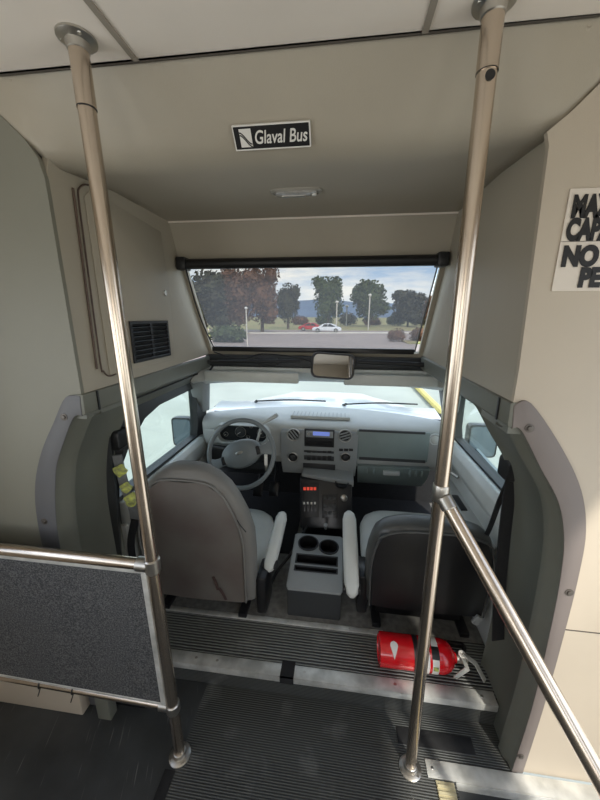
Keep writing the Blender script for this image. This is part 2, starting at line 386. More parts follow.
# moulded ledge under each cap wall, then the curved cab roof side down to the door top
for nm, x, s, z0, xo in (('trim_7', CXL, -1, 1.250, -.875), ('trim_8', CXR, 1, 1.268, .655)):
    b = MB(); rings = []
    for y in (YB-.004, 1.1, 1.4, 1.65, 1.78):
        t = (y-YB)/.95; rings.append([(x, y, z0+.006*t), (x-s*.008, y, z0-.002), (x-s*.006, y, z0-.058), (x, y, z0-.064), (x+s*.02, y, z0-.06), (x+s*.02, y, z0)])
    b.loft(rings); struct(b.build(nm, SURR, bevel=.002))
    for k, y in enumerate((.88,)):
        q = MB(); q.box((x-s*.010-.002, y-.003, z0-.06), (x-s*.010+.002, y+.003, z0)); struct(q.build('trim_%d' % (9+(s > 0)), BLACK))
    b = MB(); rings = []
    for y in (YB+.1, 1.1, 1.4, 1.7, 1.95):
        zt = z0-.06; rings.append([(x+(xo-x)*t, y, zt - (zt-1.065)*t**1.8) for t in [k/6 for k in range(7)]])
    b.loft(rings, cap=False, closed=False); struct(b.build('wall_left_cab_roof' if s < 0 else 'wall_right_cab_roof', SURR, smooth=60))
    q = MB(); q.tube([(x+(xo-x)*.5, y, z0-.10) for y in (1.0, 1.9)], .004, 8); struct(q.build('trim_%d' % (11+(s > 0)), BLACK))

for n, a, c in ((18, (-.80, .838, 1.172), (-.744, 1.0, 1.200)), (19, (.426, .838, 1.184), (.48, 1.0, 1.216))):
    b = MB(); b.box(a, c); struct(b.build('trim_%d' % n, SURR))
# ------------------------------------------------------------------ cab doors with their windows
def door(nm, s, X0, wins, zs, gn):
    """tilted above the belt line"""
    fn = lambda a, c, d: (X0 - s*max(0, c-zs)*.16 + s*d, a, c)
    b = MB(); b.plate([(1.06,ZT),(2.02,ZT),(2.02,.86),(1.93,1.10),(1.06,1.10)], fn, .05, [wins]); o = struct(b.build(nm, DASHD))
    g = MB(); g.plate(wins, lambda a, c, d: fn(a, c, d+.03), .004); struct(g.build(gn, GLASS))
    # padded inner panel and sill
    b = MB(); b.box((X0-s*.035 if s > 0 else X0, 1.1, ZT), (X0 if s > 0 else X0+.035, 1.98, zs-.10)); b.build('door_panel', VINYL, o, bevel=.01)
    b = MB(); rings = []
    for y in (1.12, 1.35, 1.6, 1.95):
        rings.append([(X0, y, zs+.0), (X0-s*.03, y, zs+.004), (X0-s*.055, y, zs-.02), (X0-s*.06, y, zs-.08), (X0-s*.035, y, zs-.13), (X0, y, zs-.13)])
    b.loft(rings); b.build('sill', VINYL, o, bevel=.006)
    b = MB(); rings = []
    for y, w in ((1.22, .05), (1.3, .085), (1.6, .085), (1.8, .06)):
        rings.append([(X0-s*.03, y, zs-.20), (X0-s*w, y, zs-.205), (X0-s*(w+.01), y, zs-.225), (X0-s*w, y, zs-.26), (X0-s*.03, y, zs-.28)])
    b.loft(rings); b.build('armrest', DASH, o, bevel=.006)
    b = MB(); b.box((X0-s*.07-.016, 1.48, zs-.207), (X0-s*.07+.016, 1.62, zs-.198)); b.build('window_switch', BLACK, o, bevel=.004)
    b = MB(); b.tube([(X0-s*.05, 1.66, zs-.12), (X0-s*.07, 1.70, zs-.12), (X0-s*.07, 1.76, zs-.12), (X0-s*.05, 1.8, zs-.12)], .008, 8); b.build('door_handle', STEEL2, o)
    return o
wl = [(1.13,.725),(1.13,.84),(1.19,.935),(1.30,1.025),(1.42,1.055),(1.82,1.055),(1.90,.80),(1.90,.715)]
wr = [(1.25,.775),(1.25,.93),(1.32,1.01),(1.50,1.055),(1.62,1.065),(1.84,1.065),(1.93,.84),(1.93,.775)]
dl = door('door_1', -1, -.915, wl, .705, 'window_1'); dr = door('door_2', 1, .69, wr, .765, 'window_2')
# ------------------------------------------------------------------ windscreen, pillars, header
def arc(hw, yc, ye, z, n=16, zc=0):
    return [(-.115+hw*(2*i/n-1), ye+(yc-ye)*(1-(2*i/n-1)**2), z+zc*(1-(2*i/n-1)**2)) for i in range(n+1)]
wt = arc(.66, 1.93, 1.80, 1.095, zc=.012); wb = arc(.775, 2.28, 2.03, .855, zc=-.02)
b = MB(); b.loft([wb, wt], cap=False, closed=False); struct(b.build('window_3', GLASS, smooth=80))
for s, a, c, n in ((-1, wt[0], wb[0], 13), (1, wt[-1], wb[-1], 14)):
    a = Vector(a); c = Vector(c); b = MB()
    b.loft([[c+Vector(v) for v in ((s*.0,-.07,0),(s*.05,-.06,0),(s*.05,.04,0),(-s*.012,.02,0),(-s*.02,-.01,0))],
            [a+Vector(v) for v in ((s*.0,-.07,0.02),(s*.09,-.06,0.0),(s*.09,.04,0.02),(-s*.012,.02,0.02),(-s*.02,-.01,0.02))]])
    struct(b.build('trim_%d' % n, STACK, bevel=.006))
b = MB(); rings = []
for p in arc(.72, 1.93, 1.80, 1.09, zc=.012):
    x, y, z = p; rings.append([(x, y+.02, z), (x, y-.03, z-.006), (x, y-.09, z+.02), (x, 1.76, z+.07), (x, 1.76, 1.20), (x, y+.06, 1.20)])
b.loft(rings); struct(b.build('wall_front_header', VINYL, smooth=45))
b = MB(); b.box((CXL-.02, 1.76, 1.185), (CXR+.02, 1.84, 1.262)); struct(b.build('trim_15', DASHD, bevel=.01))
# upper front window: glass, frame
A = Vector((0, 1.53, 1.70)); B = Vector((0, 1.79, 1.268))
def slant(x, t, d=0):
    n = Vector((0, -(B-A).z, (B-A).y)).normalized(); p = A+(B-A)*t + n*d; return Vector((x, p.y, p.z))
b = MB(); b.faces([slant(CXL, 0), slant(CXR, 0), slant(CXR, 1), slant(CXL, 1)], [(0, 1, 2, 3)]); struct(b.build('window_4', GLASS))
b = MB()
b.plate([(CXL-.02,-.04),(CXR+.02,-.04),(CXR+.02,1.03),(CXL-.02,1.03)], lambda x, t, d: slant(x, t, -.012+d), .02, [[(CXL+.02,.03),(CXR-.02,.03),(CXR-.02,.95),(CXL+.02,.95)]])
struct(b.build('trim_16', CAP))

# ================================================================== roller shade
sh = empty('roller_shade', (-.16, 1.47, 1.27), 'black framed roller shade of see-through grey mesh pulled down over the upper front window', 'shade')
def sl2(x, t, d=-.05): return slant(x, t, d)
T0, T1 = .02, .955
pl = [at(180, 262, Y=1.47), at(451, 257, Y=1.47)]; ztop = 1.70
b = MB(); b.tube([(-.70, 1.478, 1.694), (.385, 1.478, 1.694)], .0215, 20); b.build('roller_tube', BLACK, sh)
for x in (-.712, .394):
    b = MB(); b.box((x-.022, 1.45, 1.668), (x+.022, 1.51, 1.722)); b.build('bracket', BLACK, sh, bevel=.006)
s0 = Vector((0, 1.470, 1.675)); s1 = Vector((0, 1.728, 1.297))
def sp(x, t): p = s0+(s1-s0)*t; return Vector((x, p.y, p.z))
b = MB(); rings = [[sp(-.675+.0*t, t)+Vector((-.012+u*1.062, .004*math.sin(PI*t), 0)) for u in (0, .25, .5, .75, 1)] for t in [k/8 for k in range(9)]]
b.loft(rings, cap=False, closed=False); b.build('mesh_cloth', SHADE, sh, smooth=80)
b = MB(); b.loft([[sp(x, 1)+Vector(v) for v in ((0,-.012,-.012),(0,.012,-.012),(0,.012,.014),(0,-.012,.014))] for x in (-.70, .37)]); b.build('bottom_bar', BLACKS, sh, bevel=.004)
for x0, x1 in ((-.692, -.690), (.376, .374)):
    b = MB(); b.tube(smoothpath([sp(x0, 0)+Vector((0, -.01, .0)), sp(x0-.006, .5)+Vector((0, -.02, -.01)), sp(x1, 1)], 6), .0035, 8); b.build('side_cord', BLACK if x0 < 0 else GREYW, sh)
b = MB(); b.tube([sp(-.70, 0), sp(-.705, .08), sp(-.70, .14)], .006, 8); b.build('cord_clip', STEEL2, sh)

# clutter bar under the shade: black grab tube on the header and cables
o = MB(); o.tube([at(208, 362, Y=1.70), at(300, 361, Y=1.70)], .010, 12); o = tag(o.build('curtain_rail', BLACK), 'thin black rail on the cab header left of the rear-view mirror', 'rail')
o = MB(); o.tube([at(357, 362, Y=1.70), at(432, 365, Y=1.70)], .012, 12); tag(o.build('curtain_rail', BLACK), 'short black rail on the cab header right of the rear-view mirror', 'rail')
b = MB(); b.tube(smoothpath([at(214, 352, Y=1.69), at(240, 359, Y=1.68), at(262, 354, Y=1.68), at(295, 357, Y=1.68), at(312, 362, Y=1.68)], 6), .0035, 8); tag(b.build('cable', BLACK), 'black cable sagging under the shade towards the rear-view mirror', 'cable')
# sun visors folded up
for x0, x1, lab in ((-.75, -.22, 'grey sun visor folded up above the steering wheel'), (.02, .50, 'grey sun visor folded up above the glovebox')):
    b = MB(); b.box((x0, 1.70, 1.118), (x1, 1.725, 1.178)); v = tag(b.build('sun_visor', VINYL, bevel=.010), lab, 'sun visor')
    q = MB(); q.tube([(x0+.03, 1.72, 1.18), (x0+.03, 1.77, 1.2)], .006, 8); q.build('hinge', BLACK, v)
# rear-view mirror
mc = at(333, 366, Y=1.60)
mr = empty('rear_view_mirror', mc, 'black wide rear-view mirror hanging over the middle of the windscreen', 'mirror')
def rrect(w, h, r, n=5):
    out = []
    for cx, cy, a in ((w-r, h-r, 0), (-w+r, h-r, PI/2), (-w+r, -h+r, PI), (w-r, -h+r, 3*PI/2)):
        for k in range(n+1): out.append((cx+r*math.cos(a+PI/2*k/n), cy+r*math.sin(a+PI/2*k/n)))
    return out
Rm = Matrix.Rotation(-.16, 3, 'X') @ Matrix.Rotation(.10, 3, 'Z') @ Matrix.Rotation(.05, 3, 'Y')
def mp(a, c, d): return mc + Rm @ Vector((a, d, c))
b = MB(); b.loft([[mp(a*k, c*k, d) for a, c in rrect(.105, .062, .03)] for k, d in ((1, 0), (1.03, .008), (1.0, .025), (.7, .045))]); b.build('housing', BLACK, mr)
b = MB(); b.plate(rrect(.097, .054, .026), lambda a, c, d: mp(a, c, -.002+d), .002); b.build('mirror_glass', MIRROR, mr)
b = MB(); b.tube([mp(0, .0, .04), mp(0, .05, .09), (mc.x, 1.76, 1.215)], .009, 10); b.build('mount_arm', BLACK, mr)
b = MB(); b.box((at(268,352,Y=1.74).x-.06, 1.735, 1.205), (at(268,352,Y=1.74).x+.05, 1.765, 1.25)); tag(b.build('sensor_box', BLACK, bevel=.006), 'small black box on the cab header beside the rear-view mirror', 'box')

# ================================================================== dashboard
dash = empty('dashboard', (-.11, 2.0, ZT), 'grey moulded dashboard spanning the cab under the windscreen', 'dashboard')
YF = 1.88
DL, DR = -.875, .655
def fp(px, py, y=YF): return at(px, py, Y=y)
b = MB(); rings = []; n = 24
for i in range(n+1):
    x = DL+(DR-DL)*i/n; u = (x+.11)/.77
    yfar = 2.03+(2.27-2.03)*(1-u*u); hood = .030*math.exp(-((x+.60)/.19)**4)
    yf = YF + .03*u**4
    rings.append([(x, yfar, .838), (x, (yfar+YF)/2+.03, .842+hood*.7), (x, YF+.06, .832+hood), (x, yf+.012, .818+hood), (x, yf, .803+hood*.8), (x, yf, .775), (x, yf+.004, .62), (x, yf+.03, .56), (x, 2.0, .52), (x, yfar, .5)])
b.loft(rings); b.build('dash_body', DASH, dash, smooth=50)
# defroster grille
b = MB(); g0, g1 = at(293, 412, Z=.846), at(350, 417, Z=.846)
b.box((g0.x, g1.y-.05, .838), (g1.x, g1.y+.05, .857)); gr = b.build('defroster_grille', DASH, dash, bevel=.003)
for k in range(14):
    x = g0.x+.012+(g1.x-g0.x-.02)*k/14
    q = MB(); q.box((x, g1.y-.042, .856), (x+.004, g1.y+.042, .8585)); q.build('slat', STACK, gr)
# lower dark knee panel
b = MB(); rings = []
for x in (DL+.03, -.42): rings.append([(x, YF-.004, .655), (x, YF-.01, .63), (x, YF+.02, .50), (x, YF+.09, .43), (x, YF+.15, .43), (x, YF+.15, .655)])
b.loft(rings); b.build('knee_panel', DASHD, dash, bevel=.01)
# centre stack
p0, p1 = fp(281, 428), fp(356, 478); s0x, s1x = p0.x, p1.x
b = MB(); b.loft([[(s0x+dx, y, z), (s1x-dx, y, z), (s1x-dx, YF+.05, z), (s0x+dx, YF+.05, z)] for z, y, dx in ((.798, YF-.008, .008), (.78, YF-.02, 0), (.60, YF-.02, .0), (.55, YF-.012, .004), (.50, YF+.0, .008))])
st = b.build('centre_stack', STACK, dash, bevel=.006)
YS = YF-.021
def fbox(nm, x0, y0, x1, y1, m, par, y=YS, dep=.012, bev=.003):
    a = at(x0, y0, Y=y); c = at(x1, y1, Y=y); b = MB(); b.box((a.x, y-dep, c.z), (c.x, y+.006, a.z)); return b.build(nm, m, par, bevel=bev)
hs = fbox('radio', 304.5, 428.5, 334, 447.5, BLACK, dash, dep=.004)
rd = fbox('radio_face', 306, 430.5, 333, 438, STACK, hs, y=YS-.004, dep=.006)
fbox('slot', 306, 440, 332, 446, DCARP, hs, y=YS-.004, dep=.002)
q = MB(); a = at(313, 431.5, Y=YS-.010); c = at(329.5, 436, Y=YS-.010); q.box((a.x, YS-.0125, c.z), (c.x, YS-.009, a.z)); q.build('display', SCREEN, hs)
q = MB(); q.lathe(at(308.5, 434, Y=YS-.010), (0, -1, 0), [(.009, 0), (.008, .006), (0, .006)], 16); q.build('volume_knob', STEEL2, hs)
for k, (y0, y1) in enumerate(((450, 453.5), (455, 461))):
    cp = fbox('climate_panel', 304, y0, 334, y1, DASHD, dash, dep=.006)
    for j in range(5):
        x = 307+j*5.2; fbox('button', x, y0+1, x+3.6, y1-.8, BLACK, cp, y=YS-.006, dep=.003, bev=.001)
fbox('storage_flap', 303, 463, 335, 474, BLACK, dash, dep=.003)
def vent(px, py, r, tilt):
    c = at(px, py, Y=YS); b = MB(); b.lathe(c, (0, -1, 0), [(r, -.004), (r*1.02, .006), (r*.9, .010), (r*.84, .006), (r*.84, .001), (0, .001)], 32); v = b.build('air_vent', STACK, dash)
    q = MB(); q.lathe(c+Vector((0, -.002, 0)), (0, -1, 0), [(r*.82, 0), (0, .0005)], 24); q.build('vent_opening', BLACK, v)
    q = MB(); q.torus(c+Vector((0, -.007, 0)), (0, 1, 0), r*.97, .0028, 32, 8); q.build('chrome_ring', STEEL2, v)
    for k in (-1, 0, 1):
        R = Matrix.Rotation(tilt, 3, 'Y'); w = math.sqrt(max(.1, .8**2-(k*.45)**2))*r
        q = MB(); q.box((-w, -.010, k*r*.42-.004), (w, -.004, k*r*.42+.004), R, c); q.build('vane', STACK, v, bevel=.001)
vent(293.5, 434.5, .040, .9); vent(345, 435.5, .040, -.35)
def knob(px, py, r, par=dash, m=BLACK):
    c = at(px, py, Y=YS); b = MB(); b.lathe(c, (0, -1, 0), [(r*1.25, -.002), (r*1.25, .003), (r*1.1, .005), (r, .006), (r*.9, .018), (r*.5, .020), (0, .020)], 24); k = b.build('control_knob', m, par)
    q = MB(); q.torus(c+Vector((0, -.004, 0)), (0, 1, 0), r*1.3, .003, 24, 8); q.build('ring', STEEL2, k)
knob(293, 457, .023); knob(345.5, 457, .021)
for k in range(3): fbox('button', 339+k*5, 448.5, 343+k*5, 451, BLACKS, dash, dep=.004, bev=.001)
# glovebox: upper padded door and lower ribbed door
gb = fbox('glovebox_door', 357.5, 429.5, 427, 462, GLOVE, dash, y=YF, dep=.010, bev=.005)
for yy in (431.5, 459.5): fbox('edge_line', 359, yy, 425.5, yy+.8, DASHD, gb, y=YF-.010, dep=.0015, bev=0)
b = MB(); a = fp(357.5, 465); c = fp(427, 494)
b.loft([[(a.x+k, YF+y, z), (c.x-k, YF+y, z), (c.x-k, YF+y+.05, z), (a.x+k, YF+y+.05, z)] for y, z, k in ((-.008, a.z, 0), (-.010, .58, .0), (.02, .50, .006), (.08, .42, .012))])
gl = b.build('lower_glovebox', GLOVE, dash, bevel=.006)
for px in (366, 373, 409, 415, 421):
    q = MB(); x = fp(px, 478).x; q.box((x-.006, YF-.016, .53), (x+.006, YF+.012, a.z-.012)); q.build('rib', GLOVE, gl, bevel=.003)
q = MB(); x = fp(391, 474).x; q.box((x-.05, YF-.020, a.z-.05), (x+.05, YF, a.z-.022)); q.build('latch', DASH, gl, bevel=.004)
# round outlet at the passenger end
c = fp(435, 440, YF-.002); b = MB(); b.lathe(c, (0, -1, 0), [(.037, -.01), (.037, .004), (.030, .006), (.026, .002), (0, .003)], 28); b.build('end_vent', DASH, dash)
q = MB(); q.lathe(fp(435.5, 440, YF-.004), (0, -1, 0), [(.025, 0), (.02, .004), (0, .005)], 24); q.build('end_vent_cap', VINYL, dash)
# instrument cluster
b = MB(); c = fp(243, 433, YF-.012); b.loft([[(c.x+a*k, y, c.z+e*k) for a, e in rrect(.155, .055, .045)] for k, y in ((1.14, YF+.01), (1.12, YF-.045), (1.0, YF-.042), (.97, YF-.008))], cap=False); b.build('cluster_hood', DASH, dash, smooth=60)
b = MB(); b.plate(rrect(.152, .054, .04), lambda a, e, d: (c.x+a, YF-.010+d, c.z+e), .006); cl = b.build('gauge_panel', GAUGE, dash)
for px, py, r in ((240.5, 432, .034), (262, 433, .030), (226, 434, .014), (251, 426, .012), (248, 437, .011)):
    g = at(px, py, Y=YF-.012); q = MB(); q.torus(g, (0, 1, 0), r, .002, 32, 6); gg = q.build('gauge', STEEL2, cl)
    q = MB(); q.lathe(g, (0, -1, 0), [(r*.96, 0), (r*.9, .001), (0, .001)], 28); q.build('dial', DASHD, gg)
    q = MB(); q.box((-.0015, -.004, 0), (.0015, -.002, r*.8), Matrix.Rotation(-2.2, 3, 'Y'), g); q.build('needle', WHITE, gg)
# headlight switch, left end vent
fbox('vent_panel', 205, 429, 221, 443, DASH, dash, y=YF-.002, dep=.008, bev=.004)
for k in range(4): fbox('switch', 212+k*4.2, 447, 215+k*4.2, 450, BLACK, dash, y=YF, dep=.008, bev=.001)

# ------------------------------------------------------------------ steering wheel and column
wc = at(241, 453.5, Y=1.615); nrm = (Vector((-.05, -1, .42))).normalized()
ex = Vector((1, 0, 0)); ex = (ex - nrm*ex.dot(nrm)).normalized(); ez = nrm.cross(ex); ez = ez if ez.z > 0 else -ez
rot = math.radians(20); e1 = ex*math.cos(rot)+ez*math.sin(rot); e2 = -ex*math.sin(rot)+ez*math.cos(rot)
sw = empty('steering_wheel', wc, 'dark grey steering wheel turned slightly left in front of the instrument cluster', 'steering wheel')
def sw_(a, c, d): return wc+e1*a+e2*c+nrm*d
b = MB(); b.torus(wc, nrm, .186, .0125, 64, 14); b.build('rim', HUB, sw)
hubp = []
for k in range(36):
    t = 2*PI*k/36; a = .108*math.cos(t); c2 = .062*math.sin(t)+(.010 if math.sin(t) > 0 else -.012)*abs(math.sin(t)); hubp.append((a, c2))
b = MB(); b.loft([[sw_(a*k, c2*k, d) for a, c2 in hubp] for k, d in ((.9, -.05), (1.08, -.02), (1.05, .006), (.9, .020), (.5, .028), (.05, .030))]); hub = b.build('airbag_hub', HUB, sw, smooth=60)
b = MB(); b.lathe(sw_(0, .004, .028), nrm, [(.021, 0), (.021, .002), (.018, .003), (0, .003)], 28)
for v in b.bm.verts:
    q = v.co - sw_(0, .004, .028); v.co -= e2*q.dot(e2)*.55
b.build('oval_emblem', STEEL2, hub)
for s in (-1, 1):
    b = MB(); b.loft([[sw_(s*a, c2, d) for a, c2, d in ring] for ring in (
        [(.08, -.04, .0), (.08, .022, .0), (.08, .022, .016), (.08, -.04, .016)],
        [(.12, -.04, -.0), (.12, .008, -.0), (.12, .008, .012), (.12, -.04, .012)],
        [(.150, -.050, -.0), (.150, .010, -.0), (.150, .010, .010), (.150, -.050, .010)],
        [(.182, -.065, -.006), (.182, .024, -.006), (.182, .024, .006), (.182, -.065, .006)])]); spk = b.build('spoke', HUB, sw, bevel=.004)
    b = MB(); b.loft([[sw_(s*(.098+.008*i)+a, c2-.012, .014) for a, c2 in rrect(.011, .022, .006)] if False else [sw_(s*.102+a*k, c2*k-.012, d) for a, c2 in rrect(.011, .024, .006)] for i, (k, d) in enumerate(((1, .010), (1, .019), (.8, .021)))]); kp = b.build('cruise_switch', BLACKS, spk)
b = MB(); b.tube([wc-nrm*.02, wc-nrm*.12, wc-nrm*.30], [.05, .058, .065], 20); b.build('column_shroud', DASHD, sw)
b = MB(); b.tube([wc-nrm*.09+Vector((.05, 0, .02)), at(262, 424, Y=1.68), at(277, 415, Y=1.66)], [.007, .008, .012], 10); b.build('gear_lever', DASH, sw)
b = MB(); b.tube([wc-nrm*.09+Vector((-.05, 0, .0)), at(212, 447, Y=1.68)], [.007, .011], 10); b.build('indicator_stalk', DASHD, sw)
b = MB(); kp = at(266, 462, Y=1.60); b.box((kp.x-.009, kp.y-.006, kp.z-.02), (kp.x+.009, kp.y+.006, kp.z+.045), None); k1 = tag(b.build('ignition_key', WHITE, bevel=.004), 'ignition key with a white tag beside the steering wheel hub', 'key')
q = MB(); q.box((kp.x-.006, kp.y-.005, kp.z-.055), (kp.x+.008, kp.y+.005, kp.z-.016)); q.build('key_fob', STEEL2, k1, bevel=.003)
q = MB(); q.tube([kp+Vector((0, 0, .04)), kp+Vector((-.0, .09, .05))], .006, 8); q.build('key_blade', STEEL2, k1)
# pedals
for px, lab in ((258, 'black brake pedal in the footwell, the left one'), (274, 'black accelerator pedal in the footwell, the right one')):
    a = at(px, 489, Y=2.08); b = MB(); b.box((-.035, -.008, -.05), (.035, .008, .05), Matrix.Rotation(-.5, 3, 'X'), a); p = tag(b.build('foot_pedal', BLACKS, bevel=.004), lab, 'pedal')
    q = MB(); q.tube([a, a+Vector((0, .1, .12)), Vector((a.x, 2.298, a.z+.24))], .008, 8); q.build('pedal_arm', BLACK, p)

# ------------------------------------------------------------------ switch console tower between the seats and dash
tc_ = at(325, 530, Y=1.72)
tw = empty('switch_console', (tc_.x, 1.78, ZT+.004), 'black switch console standing below the radio in the middle of the cab', 'console')
def tp(px, t): # slanted face
    y = 1.80-.16*t; return y
T = lambda px, py: (lambda t: at(px, py, Y=1.80-.16*t))(min(1, max(0, (py-474)/56)))
a0, a1, a2, a3 = T(300, 478), T(352, 483), T(352, 530), T(300, 528)
b = MB(); b.faces([a0, a1, a2, a3, a0+Vector((0, .12, .0)), a1+Vector((0, .12, .0)), Vector((a2.x, 1.93, a2.z)), Vector((a3.x, 1.93, a3.z))], [(0,1,2,3),(4,7,6,5),(0,4,5,1),(3,2,6,7),(0,3,7,4),(1,5,6,2)])
b.box((a3.x+.01, a3.y+.03, ZT+.005), (a2.x-.01, 1.92, a3.z+.01)); b.build('console_body', BLACKS, tw, bevel=.005)
b = MB(); q0, q1 = T(302, 474.5), T(352, 478); b.loft([[(q0.x, q0.y-.012, q0.z+.012), (q0.x, 1.95, q0.z+.03), (q0.x, 1.95, q0.z), (q0.x, q0.y-.012, q0.z-.008)], [(q1.x+.01, q1.y-.02, q1.z-.012), (q1.x+.01, 1.95, q1.z+.02), (q1.x+.01, 1.95, q1.z-.03), (q1.x+.01, q1.y-.02, q1.z-.05)]]); b.build('top_shelf', STACK, tw, bevel=.005)
hc = T(342, 480)+Vector((0, -.01, .0))
b = MB(); b.lathe(hc+Vector((0, 0, -.02)), (0, -.25, 1), [(.038, 0), (.04, .012), (.034, .014), (.03, -.01), (0, -.01)], 28); b.build('cup_ring', BLACK, tw)
def tplate(nm, x0, y0, x1, y1, m, par, out=.004, th=.006):
    p = [T(x0, y0), T(x1, y0), T(x1, y1), T(x0, y1)]; n = Vector((0, -1, .35)).normalized()
    b = MB(); b.faces([v+n*out for v in p]+[v-n*th for v in p], [(0,1,2,3),(7,6,5,4),(0,4,5,1),(1,5,6,2),(2,6,7,3),(3,7,4,0)]); return b.build(nm, m, par, bevel=.001)
sp1 = tplate('switch_panel', 302, 483, 319, 517, BLACK, tw, .004)
for k in range(4): tplate('indicator_lamp', 303.5+k*3.4, 487, 306+k*3.4, 490, REDL, sp1, .008, -.003)
for k in range(4):
    rk = tplate('rocker_switch', 303+k*3.6, 501, 305.6+k*3.6, 511, BLACKS, sp1, .008, -.003)
    tplate('marking', 303.4+k*3.6, 501.6, 305.2+k*3.6, 504, WHITE, rk, .0095, -.007)
sp2 = tplate('heater_panel', 322, 494, 338, 518, BLACKS, tw, .004)
for r in range(3):
    for k in range(3):
        tplate('button', 323.5+k*4.7, 496+r*7.5, 327+k*4.7, 499.5+r*7.5, DASHD, sp2, .008, -.003)
b = MB(); b.lathe(T(344, 497)+Vector((0, -.01, 0)), (0, -1, .35), [(.018, -.01), (.02, .008), (.014, .012), (0, .012)], 20); b.build('socket_knob', STEEL2, tw)
b = MB(); a = T(326, 528); b.tube([a+Vector((0, .02, .0)), a+Vector((0, -.04, .025)), a+Vector((0, -.055, .06))], [.008, .007, .012], 10); b.build('toggle_lever', STACK, tw)

# cup holder console
ct, cz = 0, .262
c0 = at(287, 588, Z=cz); c1 = at(342, 596, Z=cz); k0 = at(299, 537, Z=.30); k1_ = at(340, 539, Z=.30)
yF_, yR_ = 1.215, 1.55; xl, xr = -.215, .045
ch = empty('cup_holder_console', (-.085, yF_, ZT+.004), 'grey floor console with two cup holders and two trays between the seats', 'console')
def ctop(a, c, d): return (xl+(xr-xl)*a, yF_+(yR_-yF_)*c, cz+.045*c+d)
holes = []
circ = lambda cx, cy, rx, ry, n=24: [(cx+rx*math.cos(2*PI*k/n), cy+ry*math.sin(2*PI*k/n)) for k in range(n)]
cups = [(.30, .80, .20, .14), (.72, .76, .19, .135)]
trays = [(.10, .42, .90, .58), (.10, .29, .90, .37)]
hl = [circ(*q) for q in cups] + [[(x0, y0), (x1, y0), (x1, y1), (x0, y1)] for x0, y0, x1, y1 in trays]
b = MB(); b.plate([(0.04,0),(.96,0),(1,.05),(1,.97),(.95,1),(.05,1),(0,.97),(0,.05)], ctop, -.012, hl); b.build('console_top', STACK, ch, bevel=.002)
b = MB(); b.plate([(.0,0),(1,0),(1,1),(0,1)], lambda a, c, d: (xl+.012+(xr-xl-.024)*a, yF_+.008+(yR_-yF_-.016)*c, ZT+.005 if d else cz-.02+.045*c-.065), 1)
b.build('console_body', BLACKS, ch)
for x0, x1, y0, y1 in ((xl+.006, xl+.014, yF_+.01, yR_-.01), (xr-.014, xr-.006, yF_+.01, yR_-.01), (xl+.01, xr-.01, yF_+.004, yF_+.012), (xl+.01, xr-.01, yR_-.014, yR_-.006)):
    b = MB(); b.faces([(x0,y0,ZT+.005),(x1,y0,ZT+.005),(x1,y1,ZT+.005),(x0,y1,ZT+.005),(x0,y0,cz-.01+.04*(y0-yF_)/.33),(x1,y0,cz-.01+.04*(y0-yF_)/.33),(x1,y1,cz-.01+.04*(y1-yF_)/.33),(x0,y1,cz-.01+.04*(y1-yF_)/.33)], [(3,2,1,0),(4,5,6,7),(0,1,5,4),(1,2,6,5),(2,3,7,6),(3,0,4,7)]); b.build('side_panel', DASHD, ch)
for cx, cy, rx, ry in cups:
    b = MB(); n = 28; rg = lambda k, d: [Vector(ctop(cx+rx*k*math.cos(2*PI*i/n), cy+ry*k*math.sin(2*PI*i/n), d)) for i in range(n)]
    b.loft([rg(1.06, .0), rg(1.06, .006), rg(.94, .006), rg(.9, -.055), rg(.02, -.055)], cap=False); b.build('cup_holder', BLACK, ch)
for x0, y0, x1, y1 in trays:
    b = MB(); R_ = lambda k, d: [Vector(ctop(*q, d)) for q in ((x0+k, y0+k), (x1-k, y0+k), (x1-k, y1-k), (x0+k, y1-k))]
    b.loft([R_(-.01, .002), R_(.012, .001), R_(.02, -.05)], cap=False); b.faces(R_(.02, -.05), [(0, 1, 2, 3)]); b.build('tray', BLACK, ch)
b = MB(); b.tube(smoothpath([(-.33, 1.30, ZT+.02), (-.30, 1.42, ZT+.05), (-.24, 1.50, ZT+.10), (-.18, 1.62, .26), (-.14, 1.70, .30)], 6), .008, 8); tag(b.build('cable', BLACK), 'black cable running along the carpet left of the cup holder console', 'cable')

